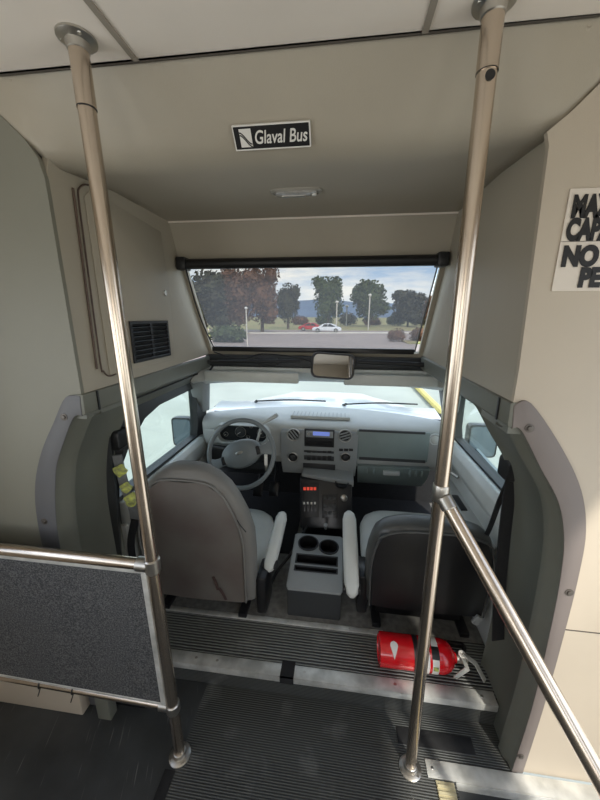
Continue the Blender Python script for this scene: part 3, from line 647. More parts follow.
# ================================================================== seats
def seat(name, loc, w, zc, ztop, back_m, rim_m, cush_m, lean, lab, arm_side, arm, top_w=.62, pt=.90, pw=.86):
    """loc = middle of the backrest foot on the floor"""
    X0, Y0 = loc; s = empty(name, (X0, Y0+.2, ZT+.004), lab, 'seat')
    h = ztop-zc
    # backrest: stacked rounded sections, wide at shoulders and rounded off at the top
    def hw(t): return w/2*(1-(1-top_w)*max(0, (t-.45)/.55)**2.0)*(1-.06*(1-t))
    def cen(t): return Y0 - lean*t
    rings = []; K = [0, .04, .12, .25, .4, .55, .68, .8, .88, .94, .98, 1.0]
    for t in K:
        e = 1 if t < .88 else math.sqrt(max(.02, 1-((t-.88)/.125)**2)); e0 = min(1, .75+t*4)
        W = hw(t)*(.35+.65*e)*1; Dp = .062*(.35+.65*e)*e0
        rings.append([(X0+W*(abs(math.cos(a))**.55)*(1 if math.cos(a) > 0 else -1), cen(t)+.05+Dp*(abs(math.sin(a))**.7)*(1 if math.sin(a) > 0 else -1), zc+h*t) for a in [2*PI*k/32 for k in range(32)]])
    b = MB(); b.loft(rings); bk = b.build('backrest', rim_m, s, smooth=70)
    # rear panel slightly proud, following the outline
    nn = 30; outl = []
    def edge(t): 
        e = 1 if t < .86 else math.sqrt(max(0, 1-((t-.86)/.14)**2)); return hw(t)*e
    rr = []
    for j in range(13):
        t = .03+pt*j/12; ww = edge(t/.985)*(pw if j < 12 else pw-.12)
        y = cen(t)+.05-.062
        rr.append([(X0+ww*q, y-.010*(1-q*q*.9)+(.02 if abs(q) == 1 else 0), zc+h*t) for q in (-1, -.97, -.8, -.4, 0, .4, .8, .97, 1)])
    b = MB(); b.loft(rr, cap=False, closed=False); b.build('rear_panel', back_m, s, smooth=60)
    pts = [Vector(r[0])+Vector((0, -.022, 0)) for r in rr]+[Vector(r[-1])+Vector((0, -.022, 0)) for r in reversed(rr)]
    b = MB(); b.tube(smoothpath(pts, 4), .004, 8); b.build('piping', rim_m, s)
    # cushion
    rings = []
    for t in [0, .05, .2, .5, .8, .93, 1]:
        e = 1-abs(2*t-1)**6*.25; y = Y0+.06+.46*t; zt = zc+.10+.05*t
        rings.append([(X0+w/2*.97*e*(abs(math.cos(a))**.45)*(1 if math.cos(a) > 0 else -1), y, zt-.06+.065*e*(abs(math.sin(a))**.6)*(1 if math.sin(a) > 0 else -1)) for a in [2*PI*k/28 for k in range(28)]])
    b = MB(); b.loft(rings); b.build('cushion', cush_m, s, smooth=70)
    # pedestal and slide rails
    b = MB(); b.box((X0-w*.36, Y0+.08, ZT+.02), (X0+w*.36, Y0+.46, zc+.02)); b.build('pedestal', BLACK, s, bevel=.012)
    for d in (-.19, .19):
        b = MB(); b.box((X0+d-.02, Y0+.02, ZT+.004), (X0+d+.02, Y0+.50, ZT+.03)); b.build('slide_rail', BLACKS, s, bevel=.004)
    # recliner cover
    b = MB(); b.box((X0+arm_side*w*.5-.02, Y0+.02, zc-.08), (X0+arm_side*w*.5+.03, Y0+.16, zc+.12)); b.build('recliner_cover', BLACKS, s, bevel=.015)
    # armrest
    A0, A1, r = arm; A0 = Vector(A0); A1 = Vector(A1); d = (A1-A0).normalized(); sx = Vector((1, 0, 0)); sz = sx.cross(d).normalized(); rings = []
    for t in [0, .04, .12, .5, .88, .96, 1]:
        e = math.sqrt(max(.06, 1-abs(2*t-1)**8)); p = A0+(A1-A0)*t
        rings.append([p+sx*r*e*(abs(math.cos(a))**.6)*(1 if math.cos(a) > 0 else -1)+sz*r*1.0*e*(abs(math.sin(a))**.6)*(1 if math.sin(a) > 0 else -1) for a in [2*PI*k/20 for k in range(20)]])
    b = MB(); b.loft(rings); ar = b.build('armrest', cush_m, s, smooth=70)
    b = MB(); b.lathe(A0+d*.035-sx*(r+.003), (1, 0, 0), [(.018, 0), (.020, .002), (.020, (r+.003)*2-.002), (.018, (r+.003)*2)], 20); b.build('armrest_pivot', BLACKS, ar)
    return s
seat('driver_seat', (-.605, 1.155), .555, .215, .885, SEATB, SEATG, VINYL, .05, 'grey upholstered driver seat behind the steering wheel with stained brown-grey rear panel', 1,
     (at(268, 572, Y=1.235), at(283, 512, Y=1.50), .030), top_w=.42)
ps = seat('passenger_seat', (.392, 1.185), .53, .25, .672, SEATK, SEATR, VINYL, .02, 'low passenger seat with black rear panel behind the glovebox', -1,
     (at(352, 598, Y=1.13), at(349, 511, Y=1.42), .034), top_w=.76, pt=.92, pw=.93)
# lettering-free stain on the driver seat rear is part of its panel material; tear line
b = MB(); b.tube(smoothpath([at(237, 520, Y=1.09), at(241, 526, Y=1.088), at(246, 532, Y=1.09)], 4), .0025, 6)
dsn = bpy.data.objects['driver_seat']; b.build('seam_tear', BLACK, dsn)

b = MB()
for pts in (((213, 577), (216, 583), (218, 590)), ((219, 588), (223, 594), (226, 600))):
    b.strap(smoothpath([at(px, py, Y=1.1175-.0*k) for k, (px, py) in enumerate(pts)], 4), .012, .0015, (1, 0, 0))
b.build('stain', mat('dark_red_stain', (82, 62, 58), .7, var=.3, scale=60), dsn)
# ================================================================== seat belts
bl = empty('seat_belt', (-.87, 1.10, .95), 'black driver seat belt with yellow-green sleeve hanging beside the left pillar', 'seat belt')
p = [at(118, 447, Y=1.10), at(114, 470, Y=1.10), at(113, 510, Y=1.10), at(119, 555, Y=1.12), at(123, 600, Y=1.12)]
b = MB(); b.strap(smoothpath(p, 5), .045, .004, (1, .5, 0)); b.build('webbing', BELT, bl)
b = MB(); b.loft([[at(117, 440, Y=1.085)+Vector((a*k, y, c*k)) for a, c in rrect(.022, .04, .018)] for k, y in ((.8, -.02), (1, -.014), (1, .04))]); b.build('anchor_cover', BLACK, bl)
p = [at(117, 455, Y=1.07), at(121, 472, Y=1.07), at(126, 490, Y=1.07), at(133, 508, Y=1.07), at(136, 525, Y=1.08)]
b = MB(); b.strap(smoothpath(p, 6), .032, .012, (1, .2, 0)); b.build('sleeve', GREYW, bl)
for p0, p1, r in (((118, 466), (124, 474), .040), ((124, 484), (130, 490), .034), ((129, 495), (135, 501), .044)):
    a = at(*p0, Y=1.062); c = at(*p1, Y=1.062)
    b = MB(); b.strap(smoothpath([a, (a+c)/2+Vector((0, -.006, 0)), c], 4), r, .018, (1, .2, .3)); b.build('yellow_band', HIVIS, bl, bevel=.003)
c_ = at(131, 502, Y=1.055); b = MB(); b.torus(c_, (.2, -1, .2), .016, .005, 20, 8); b.build('yellow_knot', HIVIS, bl)
b = MB(); b.strap(smoothpath([at(135, 520, Y=1.06), at(131, 545, Y=1.09), at(136, 575, Y=1.10)], 5), .03, .004, (1, .2, 0)); b.build('lap_webbing', BELT, bl)
br = empty('seat_belt', (.60, 1.15, .9), 'black passenger seat belt hanging from the right pillar beside the passenger seat', 'seat belt')
top = at(510, 468, X=.588)
b = MB(); b.loft([[top+Vector((a*k, y, c*k)) for a, c in rrect(.024, .045, .02)] for k, y in ((.75, -.03), (1, -.02), (1, .03))]); b.build('anchor_cover', BLACK, br)
b = MB(); b.strap(smoothpath([at(512, 476, X=.588), at(508, 505, X=.588), at(503, 550, X=.59), at(499, 600, X=.595), at(498, 640, X=.60)], 5), .048, .004, (1, .3, 0)); b.build('webbing', BELT, br)
b = MB(); b.strap(smoothpath([at(509, 480, X=.58), at(500, 500, Y=1.14), at(491, 525, Y=1.18), at(486, 536, Y=1.2)], 5), .022, .004, (1, .3, 0)); b.build('lap_webbing', BELT, br)
b = MB(); b.box((-.014, -.008, -.022), (.014, .008, .022), Matrix.Rotation(.5, 3, 'Y'), at(477, 620, Y=1.16)); b.build('buckle', STACK, br, bevel=.005)

# ================================================================== poles and rails
def flange(nm, p, ax, par, R=.036):
    b = MB(); b.lathe(p, ax, [(R, 0), (R, .004), (R*.86, .007), (R*.62, .009), (R*.56, .022), (R*.48, .024), (R*.44, .024)], 32); f = b.build(nm, STEEL2, par)
    for k in range(3):
        t = 2*PI*k/3+.5; a = Vector(ax).orthogonal().normalized(); c = Vector(ax).normalized().cross(a); q = Vector(p)+(a*math.cos(t)+c*math.sin(t))*R*.78+Vector(ax)*.006
        s = MB(); s.lathe(q, ax, [(.005, 0), (.004, .002), (0, .0025)], 10); s.build('screw', STEEL2, f)
PLT, PLB = Vector((-.537, .736, 2.0)), Vector((-.504, .726, 0)); PRT, PRB = Vector((.243, .751, 2.0)), Vector((.279, .792, 0))
PR_ = .0172
g1 = empty('grab_pole', PLB, 'stainless steel grab pole at the left, standing at the end of the speckled panel', 'grab pole')
b = MB(); b.tube([PLB, PLT], PR_, 28); b.build('tube', STEEL, g1)
flange('top_flange', PLT, (0, 0, -1), g1); flange('bottom_flange', PLB, (0, 0, 1), g1)
zz = at(83, 108, Y=.73).z; q = PLB+(PLT-PLB)*(zz/2.0)
b = MB(); b.tube([q, PLT], PR_+.0013, 28); b.build('sleeve', STEEL, g1)
b = MB(); b.tube([q, q+Vector((0, 0, .002))], PR_+.0016, 28); b.build('joint_line', BLACK, g1)
g2 = empty('grab_pole', PRB, 'stainless steel grab pole at the right, standing beside the step well', 'grab pole')
b = MB(); b.tube([PRB, PRT], PR_, 28); b.build('tube', STEEL, g2)
flange('top_flange', PRT, (0, 0, -1), g2); flange('bottom_flange', PRB, (0, 0, 1), g2)
def onR(z): return PRB+(PRT-PRB)*(z/2)
z1 = at(491, 80, Y=.75).z; b = MB(); q = onR(z1); b.tube([q+Vector((0, -.0175, 0)), q+Vector((0, -.0190, 0))], .0085, 16); b.build('bolt_hole', BLACK, g2)
b = MB(); q = onR(z1+.012); b.tube([q, PRT], PR_+.0013, 28); b.build('sleeve', STEEL, g2)
b = MB(); b.tube([q, q+Vector((0, 0, .0015))], PR_+.0016, 28); b.build('joint_line', BLACK, g2)
# diagonal handrail
zj = 1.045; J = onR(zj)
hr = empty('handrail', (.60, .27, -.25), 'sloping stainless handrail running down from the right grab pole into the step well', 'handrail')
N1 = at(592, 765, D=.60); dirn = (N1-J).normalized(); E1 = J+dirn*.68
b = MB(); b.tube(smoothpath([J+dirn*.012, J+dirn*.2, J+dirn*.4, J+dirn*.60], 3)+smoothpath([E1, E1+Vector((.03, -.03, -.1)), Vector((E1.x+.035, E1.y-.035, -.25))], 5), .0168, 24); b.build('tube', STEEL, hr)
b = MB(); b.lathe(J+Vector((0, 0, -.022)), (0, 0, 1), [(.0185, 0), (.0200, .003), (.0200, .041), (.0185, .044)], 28); b.build('clamp_collar', STEEL2, hr)
b = MB(); b.lathe(J+dirn*.012, dirn, [(.0172, 0), (.0192, .002), (.0192, .030), (.0172, .032)], 24); b.build('socket', STEEL2, hr)
# modesty panel
mpn = empty('modesty_panel', (-.9, .74, 0), 'speckled dark grey modesty panel framed by steel rails left of the left grab pole', 'partition panel')
TL, TRr = at(0, 549, Z=.775), PLB+(PLT-PLB)*(.775/2); BL, BRr = at(0, 676, Z=.225), PLB+(PLT-PLB)*(.225/2)
def extd(a, c, x): t = (x-c.x)/(a.x-c.x); return c+(a-c)*t
TL2 = extd(TL, TRr, XL+.01); BL2 = extd(BL, BRr, XL+.01)
b = MB(); b.tube([TRr, TL2], .0168, 24); b.build('top_rail', STEEL, mpn)
b = MB(); b.tube([BRr, BL2], .0120, 20); b.build('bottom_rail', STEEL, mpn)
b = MB(); a = TRr+Vector((-.028, 0, -.014)); c = BRr+Vector((-.028, 0, .010)); e = TL2+Vector((0, 0, -.014)); f_ = BL2+Vector((0, 0, .010)); dy = Vector((0, .005, 0))
b.faces([a-dy, c-dy, f_-dy, e-dy, a+dy, c+dy, f_+dy, e+dy], [(0,1,2,3),(7,6,5,4),(0,4,5,1),(1,5,6,2),(2,6,7,3),(3,7,4,0)]); b.build('panel', PANEL, mpn)
for (u, v, w) in ((a+Vector((0, 0, .0)), e, .010), ):
    b = MB(); b.strap([u+Vector((0, 0, -.006)), v+Vector((0, 0, -.006))], .016, .016, (0, 0, 1)); b.build('top_channel', ALU, mpn, bevel=.002)
b = MB(); b.strap([a, c], .018, .016, (1, 0, 0)); b.build('side_channel', ALU, mpn, bevel=.002)
b = MB(); b.strap([c+Vector((0, 0, .004)), f_+Vector((0, 0, .004))], .010, .014, (0, 0, 1)); b.build('bottom_channel', ALU, mpn, bevel=.002)
for P_, r in ((TRr, .0168), (BRr, .012)):
    b = MB(); b.lathe(P_+Vector((0, 0, -r-.006)), (0, 0, 1), [(.0185, 0), (.0212, .003), (.0212, 2*r+.009), (.0185, 2*r+.012)], 28)
    d = (TL2-TRr).normalized(); b.lathe(P_+d*.010, d, [(r+.004, 0), (r+.004, .035), (r+.001, .037)], 24); b.build('clamp', STEEL2, mpn)
for px in (38, 73):
    q = at(px, 684+px*.1, Z=.225); q = BRr+(BL2-BRr)*((q.x-BRr.x)/(BL2.x-BRr.x)); b = MB(); b.torus(q, (1, 0, 0), .0135, .0022, 24, 6); b.tube([q+Vector((0, -.008, -.012)), q+Vector((-.012, -.012, -.045))], .0018, 6); b.build('cable_tie', BLACK, mpn)

# ================================================================== step edges, tapes, mats
b = MB(); b.box((-.84, .948, ZT-.026), (.612, .953, ZT+.003)); b.box((-.84, .948, ZT), (.612, .997, ZT+.004)); nz_ = tag(b.build('step_nosing', ALU, bevel=.001), 'long aluminium nosing along the front edge of the raised cab step', 'nosing')
for x in (-.55, -.46, -.1, .25, .565):
    b = MB(); b.lathe((x, .975, ZT+.004), (0, 0, 1), [(.006, 0), (.005, .0015), (0, .001)], 12); b.build('screw', STEEL2, nz_)
b = MB(); b.box((-.84, 1.172, ZT), (.23, 1.196, ZT+.006)); ts = tag(b.build('threshold_strip', ALU, bevel=.001), 'narrow aluminium threshold strip where the ribbed tread meets the cab carpet', 'threshold strip')
for x in (-.2, -.02, .08):
    q = MB(); q.lathe((x, 1.184, ZT+.006), (0, 0, 1), [(.004, 0), (.003, .001), (0, .001)], 10); q.build('screw', STEEL2, ts)
a = at(284, 652, Z=ZT+.005); c = at(297, 652, Z=ZT+.005)
b = MB(); b.box((a.x, .9425, ZT-.024), (c.x, .9475, ZT+.0065)); b.box((a.x, .9425, ZT+.0045), (c.x, 1.01, ZT+.0065)); tag(b.build('grip_tape', BLACKR), 'short strip of black tape stuck over the middle of the aluminium step nosing', 'tape')
a = at(396, 729, Z=0); c = at(471, 756, Z=0)
b = MB(); b.box((a.x, .853, 0), (.512, .903, .003)); tag(b.build('rubber_patch', BLACKR, bevel=.001), 'black rectangular anti-slip patch on the ribbed floor below the step', 'floor patch')
b = MB(); b.box((.333, .775, 0), (XR, .822, .004)); b.box((.42, .771, -.03), (XR, .775, .004)); ed = tag(b.build('threshold_strip', ALU, bevel=.001), 'wide aluminium edge strip at the top of the step well by the right wall', 'threshold strip')
for x in (.352, .90):
    q = MB(); q.lathe((x, .80, .004), (0, 0, 1), [(.005, 0), (.004, .001), (0, .001)], 10); q.build('screw', STEEL2, ed)
b = MB(); b.box((.355, -.1, 0), (.412, .770, .005)); 
by = tag(b.build('step_edging', BEIGE, bevel=.001), 'cream ribbed edging strip along the side of the step well', 'edging')
for k in range(14):
    q = MB(); q.box((.357, .752-k*.016, .005), (.410, .760-k*.016, .008)); q.build('rib', BEIGE, by)
b = MB(); b.box((-.535, .2, 0), (-.500, .685, .004)); mt = tag(b.build('aisle_edging', BLACKR, bevel=.001), 'black grooved edging strip on the floor in front of the left grab pole', 'edging')
b = MB(); b.box((-.86, .835, 0.0), (-.70, .955, ZT+.05)); tag(b.build('corner_block', BLACK, bevel=.008), 'black block filling the corner at the left end of the step riser', 'block')
a = at(83, 716, Z=0); b = MB(); b.box((XL+.005, a.y, 0), (a.x, .828, .24)); tag(b.build('heater_cover', WALL, bevel=.006), 'low beige box at the foot of the left front wall, seen under the speckled panel', 'heater cover')
a = at(98, 719, Z=0); c = at(112, 720, Z=0); b = MB(); b.box((a.x, a.y, 0), (c.x, .822, .24)); tag(b.build('corner_post', SURR, bevel=.004), 'short grey post right of the low beige box under the speckled panel', 'post')

# ================================================================== fire extinguisher
ey, ez_ = 1.062, ZT+.064; ER = .060
fe = empty('fire_extinguisher', (.33, ey, ZT), 'red fire extinguisher lying on its side on the ribbed step behind the right grab pole', 'fire extinguisher')
x0 = .192
b = MB(); b.lathe((x0, ey, ez_), (1, 0, -.0), [(ER*.80, .004), (ER*.82, 0), (ER*.98, .003), (ER, .010), (ER, .235), (ER*.97, .252), (ER*.85, .270), (ER*.62, .284), (ER*.36, .292), (ER*.30, .300), (0, .300)], 40); b.build('cylinder', RED, fe)
def band(nm, xa, xb, m, par, a0, a1, r=ER+.0008):
    b = MB(); rings = []
    for x in (xa, xb): rings.append([(x, ey+r*math.cos(a0+(a1-a0)*k/16), ez_+r*math.sin(a0+(a1-a0)*k/16)) for k in range(17)])
    b.loft(rings, cap=False, closed=False); return b.build(nm, m, par)
lb = band('label', x0+.165, x0+.188, WHITE, fe, .3, 4.2); band('label', x0+.198, x0+.222, WHITE, fe, .3, 4.2)
band('label_print', x0+.168, x0+.186, INK, fe, 2.05, 2.3, ER+.0014); band('yellow_mark', x0+.201, x0+.219, HIVIS, fe, 2.9, 3.2, ER+.0014); band('label_print', x0+.196, x0+.224, INK, fe, 1.8, 2.5, ER+.0014)
band('black_band', x0+.130, x0+.150, BLACK, fe, 0, 2*PI, ER+.0012)
b = MB(); rings = []
for k in range(13):
    t = k/12; a = 1.75+1.0*t; w = .015*math.sqrt(max(.0, 1-((t-.28)/.28)**2)) if t < .28 else .015*(1-(t-.28)/.72)
    w = max(w, .0003)
    rings.append([(x0+.055-w, ey+(ER+.001)*math.cos(a), ez_+(ER+.001)*math.sin(a)), (x0+.055+w, ey+(ER+.001)*math.cos(a), ez_+(ER+.001)*math.sin(a))])
b.loft(rings, cap=False, closed=False); b.build('drop_emblem', WHITE, fe)
b = MB(); b.lathe((x0+.298, ey, ez_), (1, 0, 0), [(.016, 0), (.018, .004), (.018, .028), (.013, .036), (0, .038)], 20); vb = b.build('valve_body', STEEL2, fe)
n1 = at(463, 651, Z=ez_+.02)
h0 = Vector((x0+.325, ey, ez_))
b = MB(); b.strap([h0+Vector((-.005, -.01, .02)), h0+Vector((.0, -.05, .015)), at(455, 678, Z=ZT+.03)], .020, .004, (1, .2, 0)); b.build('carry_handle', ALU, vb, bevel=.001)
b = MB(); b.strap([h0+Vector((.0, -.004, .026)), h0+Vector((.035, -.03, .022)), at(485, 681, Z=ZT+.03)], .018, .004, (1, .8, 0)); b.build('squeeze_lever', ALU, vb, bevel=.001)
b = MB(); b.lathe(h0+Vector((-.004, 0, .016)), (0, -.3, 1), [(.013, 0), (.014, .010), (.012, .012), (0, .012)], 20); b.build('pressure_gauge', WHITE, vb)
b = MB(); b.torus(h0+Vector((.0, -.02, .03)), (1, .4, .2), .014, .0018, 24, 6); b.build('pull_pin_ring', STEEL2, vb)
b = MB(); b.tube(smoothpath([h0+Vector((0, .012, .0)), h0+Vector((.02, .05, .005)), h0+Vector((-.04, .075, -.02)), Vector((x0+.2, ey+.072, ZT+.014))], 6), .009, 12); b.build('hose', BLACK, vb)

# ================================================================== things on the walls
# badge
def hp(px, py):   # on the header face
    t0 = None
    for k in range(200):
        y = .80+.14*k/200; p = at(px, py, Y=y); t = (p.y-.806)/(.934-.806)
        if 2.0-(2.0-1.857)*t <= p.z: return p
    return p
pA, pB, pC, pD = hp(233, 124.5), hp(312, 119), hp(312, 145), hp(234, 149.5)
ux = (pB-pA).normalized(); uy = ((pA-pD)+(pB-pC)).normalized(); uy = (uy-ux*uy.dot(ux)).normalized(); un = ux.cross(uy)
W, Hh = .187, (pA-pD).length
cB = (pA+pB+pC+pD)/4 + un*.010
bd = empty('name_badge', cB, 'small black rectangular bus maker badge with silver lettering on the header panel', 'badge')
def bp_(a, c, d): return cB+ux*a+uy*c+un*d
b = MB(); b.plate(rrect(W/2, Hh/2, .002), lambda a, c, d: bp_(a, c, d), -.006); b.build('border', WHITE, bd)
b = MB(); b.plate(rrect(W/2-.003, Hh/2-.003, .001), lambda a, c, d: bp_(a, c, .0006+d), -.002); b.build('plate', INK, bd)
lx = -W/2+.016; b = MB(); b.plate([(lx, -Hh*.36), (lx+.029, -Hh*.36), (lx+.029, Hh*.36), (lx, Hh*.36)], lambda a, c, d: bp_(a, c, .0012+d), -.001); lg = b.build('logo', WHITE, bd)
for k in range(2):
    b = MB(); b.strap([bp_(lx+.0005+.028*t, Hh*(.22-.10*k)-Hh*.46*(t*t*(3-2*t)), .0020) for t in [i/12 for i in range(13)]], .0022, .0008, uy); b.build('wave_line', INK, lg)
lettering('lettering', 'Glaval Bus', WHITE, bd, bp_(lx+.034, -Hh*.24, .0012), ux, uy, .037, shear=.20, bold=.0004, sx=.83)
# dome light
dc = at(296, 190.5, Z=1.857)
dm = empty('dome_light', dc, 'flat clear dome light set in the soffit above the cab', 'light')
rx, ry = .082, .028
def ov(k, z): return [(dc.x+rx*k*(abs(math.cos(a))**.6)*(1 if math.cos(a) > 0 else -1), dc.y+ry*k*(abs(math.sin(a))**.6)*(1 if math.sin(a) > 0 else -1), z) for a in [2*PI*i/32 for i in range(32)]]
b = MB(); b.loft([ov(1, 1.858), ov(1, 1.852), ov(.9, 1.849), ov(.86, 1.852)]); b.build('bezel', mat('bezel_grey', (150, 145, 134), .4), dm)
b = MB(); b.loft([ov(.84, 1.853), ov(.8, 1.845), ov(.5, 1.842), ov(.05, 1.841)]); b.build('lens', LENS, dm)
b = MB(); b.tube([(dc.x-.045, dc.y, 1.8425), (dc.x+.03, dc.y, 1.8425)], .0055, 10); b.build('bulb', STEEL2, dm)
b = MB(); b.lathe((dc.x+.058, dc.y, 1.848), (0, 0, -1), [(.008, 0), (.007, .007), (0, .008)], 14); b.build('switch', WHITE, dm)
# access hatch on the left cap wall
hx = CXL+.0015
ht = empty('access_hatch', (CXL, 1.15, 1.28), 'beige hinged hatch with brown piano hinge on the left wall above the cab', 'hatch')
b = MB(); pts = [(at(px, py, X=CXL+.004)) for px, py in ((96, 377), (103, 379), (93, 340), (79, 215))]
b = MB(); b.plate([(.955,1.285),(1.36,1.285),(1.385,1.31),(1.385,1.60),(1.36,1.80),(.985,1.825),(.955,1.80)], lambda a, c, d: (CXL+.0002+d, a, c), .004); b.build('hatch_door', CAP, ht, bevel=.002)
b = MB(); b.tube([at(73, 188, X=CXL+.004), at(97, 369, X=CXL+.004)], .0032, 10); b.build('hinge', BROWN, ht)
b = MB(); b.tube(smoothpath([at(p_[0], p_[1], X=CXL+.004) for p_ in ((92, 186), (85, 184.5), (79.5, 188), (78.5, 197), (84, 240), (100, 360), (103.5, 371), (109, 376), (116, 374))], 5), .0024, 8); b.build('gasket', BROWN, ht)
lk = at(165, 293, X=CXL+.004); b = MB(); b.lathe(lk, (1, 0, 0), [(.012, 0), (.011, .004), (.006, .005), (0, .003)], 18); b.build('lock', STEEL2, ht)
va = [at(128, 322, X=CXL+.004), at(166, 320, X=CXL+.004), at(168, 355, X=CXL+.004), at(131, 363, X=CXL+.004)]
y0v, y1v, z0v, z1v = 1.078, 1.335, 1.305, 1.452
vt = empty('louvre_vent', (CXL, 1.2, z0v), 'black louvred vent in the left wall above the driver window', 'vent')
b = MB(); b.plate([(y0v, z0v), (y1v, z0v), (y1v, z1v), (y0v, z1v)], lambda a, c, d: (CXL+.0066+d, a, c), .005, [[(y0v+.012, z0v+.010), (y0v+.122, z0v+.010), (y0v+.122, z1v-.010), (y0v+.012, z1v-.010)], [(y0v+.136, z0v+.010), (y1v-.012, z0v+.010), (y1v-.012, z1v-.010), (y0v+.136, z1v-.010)]]); b.build('vent_frame', BLACK, vt)
b = MB(); b.box((CXL+.0044, y0v+.005, z0v+.005), (CXL+.0062, y1v-.005, z1v-.005)); b.build('vent_backing', DCARP, vt)
for k in range(8):
    z = z0v+.018+k*.0165; b = MB(); b.box((-.001, y0v+.008, -.006), (.009, y1v-.008, -.003), Matrix.Rotation(.5, 3, 'Y'), Vector((CXL+.008, 0, z))); b.build('louvre', BLACKS, vt)
# sign on the right wall
sx0, sz0, sz1 = .462, 1.527, 1.729
sg = empty('capacity_sign', (sx0, YB, sz0), 'white capacity notice with black capital letters on the right front wall', 'sign')
b = MB(); b.box((sx0, YB-.003, sz0), (sx0+.50, YB-.0005, sz1)); b.build('board', SIGNW, sg)
b = MB(); b.box((sx0, YB-.0034, 1.6275), (sx0+.5, YB-.0029, 1.6285)); b.build('fold_line', SEAMM, sg)
for tx, x, z, sz, k in (('MAXIMUM', sx0+.009, 1.676, .056, .60), ('CAPACITY', sx0+.007, 1.632, .056, .60), ('NO', sx0+.008, 1.580, .054, .80), ('PE', sx0+.050, 1.537, .052, .80)):
    lettering('lettering', tx, INK, sg, (x, YB-.0045, z), (1, 0, 0), (0, 0, 1), sz, shear=0.0, bold=.0034, sx=k*1.02)
# small round screws on the header
for i, (px, py) in enumerate(((588, 27), (12, 80))):
    p_ = at(px, py, Y=.812); b = MB(); b.lathe(p_, (0, -1, 0), [(.008, -.003), (.008, .002), (.004, .004), (0, .003)], 14); tag(b.build('screw_cap', CAP), ('small round screw cap at the top right corner of the header panel', 'small round screw cap at the top left corner of the header panel')[i], 'screw')

# ================================================================== outside: mirrors, wipers
def wing(px, py, X, w, h, lab, s):
    c = at(px, py, X=X); t = empty('wing_mirror', c, lab, 'mirror')
    b = MB(); b.loft([[c+Vector((a*k, y, e*k)) for a, e in rrect(w/2, h/2, .03)] for k, y in ((1, -.03), (1.02, 0), (.95, .05), (.6, .08))]); b.build('housing', BLACKS, t)
    b = MB(); b.plate(rrect(w/2-.012, h/2-.012, .025), lambda a, e, d: c+Vector((a, -.032+d, e)), .002); b.build('mirror_glass', MIRRD, t)
    b = MB(); b.strap([c+Vector((-s*.03, .02, -.07)), c+Vector((-s*.03, -.25, -.085)), c+Vector((-s*.01, -.75, -.11))], .035, .02, (0, 0, 1)); b.tube([c+Vector((-s*.05, .02, -.05)), c+Vector((-s*.16, .03, -.08)), Vector((.76 if s > 0 else -.98, c.y+.05, c.z-.08))], .012, 10); b.build('arm', ARMM, t)
wing(184, 431, -1.24, .17, .24, 'dark wing mirror outside the left cab window', -1)
wing(481, 440, 1.02, .20, .24, 'dark wing mirror outside the right cab window', 1)
for xs, lab in ((-.62, 'black windscreen wiper lying below the windscreen on the driver side'), (.05, 'black windscreen wiper lying below the windscreen on the passenger side')):
    b = MB(); b.tube(smoothpath([(xs, 2.32, .850), (xs+.25, 2.39, .850), (xs+.52, 2.38, .852)], 5), .006, 8); w_ = tag(b.build('windscreen_wiper', BLACK), lab, 'wiper')
    b = MB(); b.tube([(xs, 2.32, .850), (xs-.02, 2.36, .832)], .01, 8); b.build('pivot', BLACK, w_)
HOOD = mat('white_bonnet', (236, 238, 234), .3, var=.05, coat=.5)
b = MB(); rings = []
for y, z, hw_ in ((2.08, .8345, .77), (2.36, .832, .80), (2.7, .79, .78), (3.1, .74, .74), (3.4, .66, .70), (3.5, .50, .66)):
    rings.append([(-.115+hw_*u, y, (z-.10*abs(u)**3+.02*(abs(u) < .5)) if y > 2.5 else z) for u in (-1, -.85, -.6, -.45, 0, .45, .6, .85, 1)])
b.loft(rings, cap=False, closed=False); tag(b.build('bonnet', HOOD, smooth=50), 'pale bonnet of the bus beyond the windscreen', 'bonnet')

# ================================================================== outside world
GZ = -.92
ASPH = mat('concrete_pavement', (164, 168, 160), .9, var=.14, scale=.5, bump=.2, bscale=6)
ASPH2 = mat('asphalt_road', (160, 146, 140), .9, var=.1, scale=.2)
GRASS = mat('dry_grass', (142, 146, 92), .95, var=.3, scale=.4, rgb2=(150, 132, 96))
KERB = mat('kerb_concrete', (214, 208, 198), .8)
YEL = mat('yellow_paint', (226, 206, 118), .6, var=.2)
FOL = mat('foliage_green', (78, 92, 48), .8, var=.4, scale=1.2, rgb2=(48, 60, 34))
FOLB = mat('foliage_brown', (120, 84, 62), .85, var=.35, scale=1.2, rgb2=(84, 62, 50))
FOLD = mat('foliage_dark', (66, 68, 46), .85, var=.35, scale=1.2, rgb2=(52, 46, 38))
BARK = mat('bark', (92, 78, 66), .9)
b = MB(); b.box((-500, -60, GZ-.2), (500, 60, GZ)); g = struct(b.build('ground', ASPH))
b = MB(); b.box((-500, 60, GZ-.2), (500, 1200, GZ)); struct(b.build('ground_grass', GRASS))
b = MB(); b.plate([(-14, 13), (60, 13), (60, 60), (-30, 60), (-30, 26)], lambda a, c, d: (a, c, GZ+d), .012); struct(b.build('ground_road', ASPH2))
b = MB(); b.tube([(-60, 30, GZ+.02), (-30, 36, GZ+.02), (-14, 46, GZ+.02), (12, 52, GZ+.02), (60, 50, GZ+.02)], .14, 8); struct(b.build('kerb', KERB))
def grassplot(nm, pts, lab):
    b = MB(); b.plate(pts, lambda a, c, d: (a, c, GZ+d), .12); tag(b.build(nm, GRASS), lab, 'grass', kind='stuff')
grassplot('grass_verge', [(-80, 20), (-34, 24), (-19, 34), (-13, 46), (-30, 60), (-80, 60)], 'dry grass verge beyond the kerb at the left of the upper window')
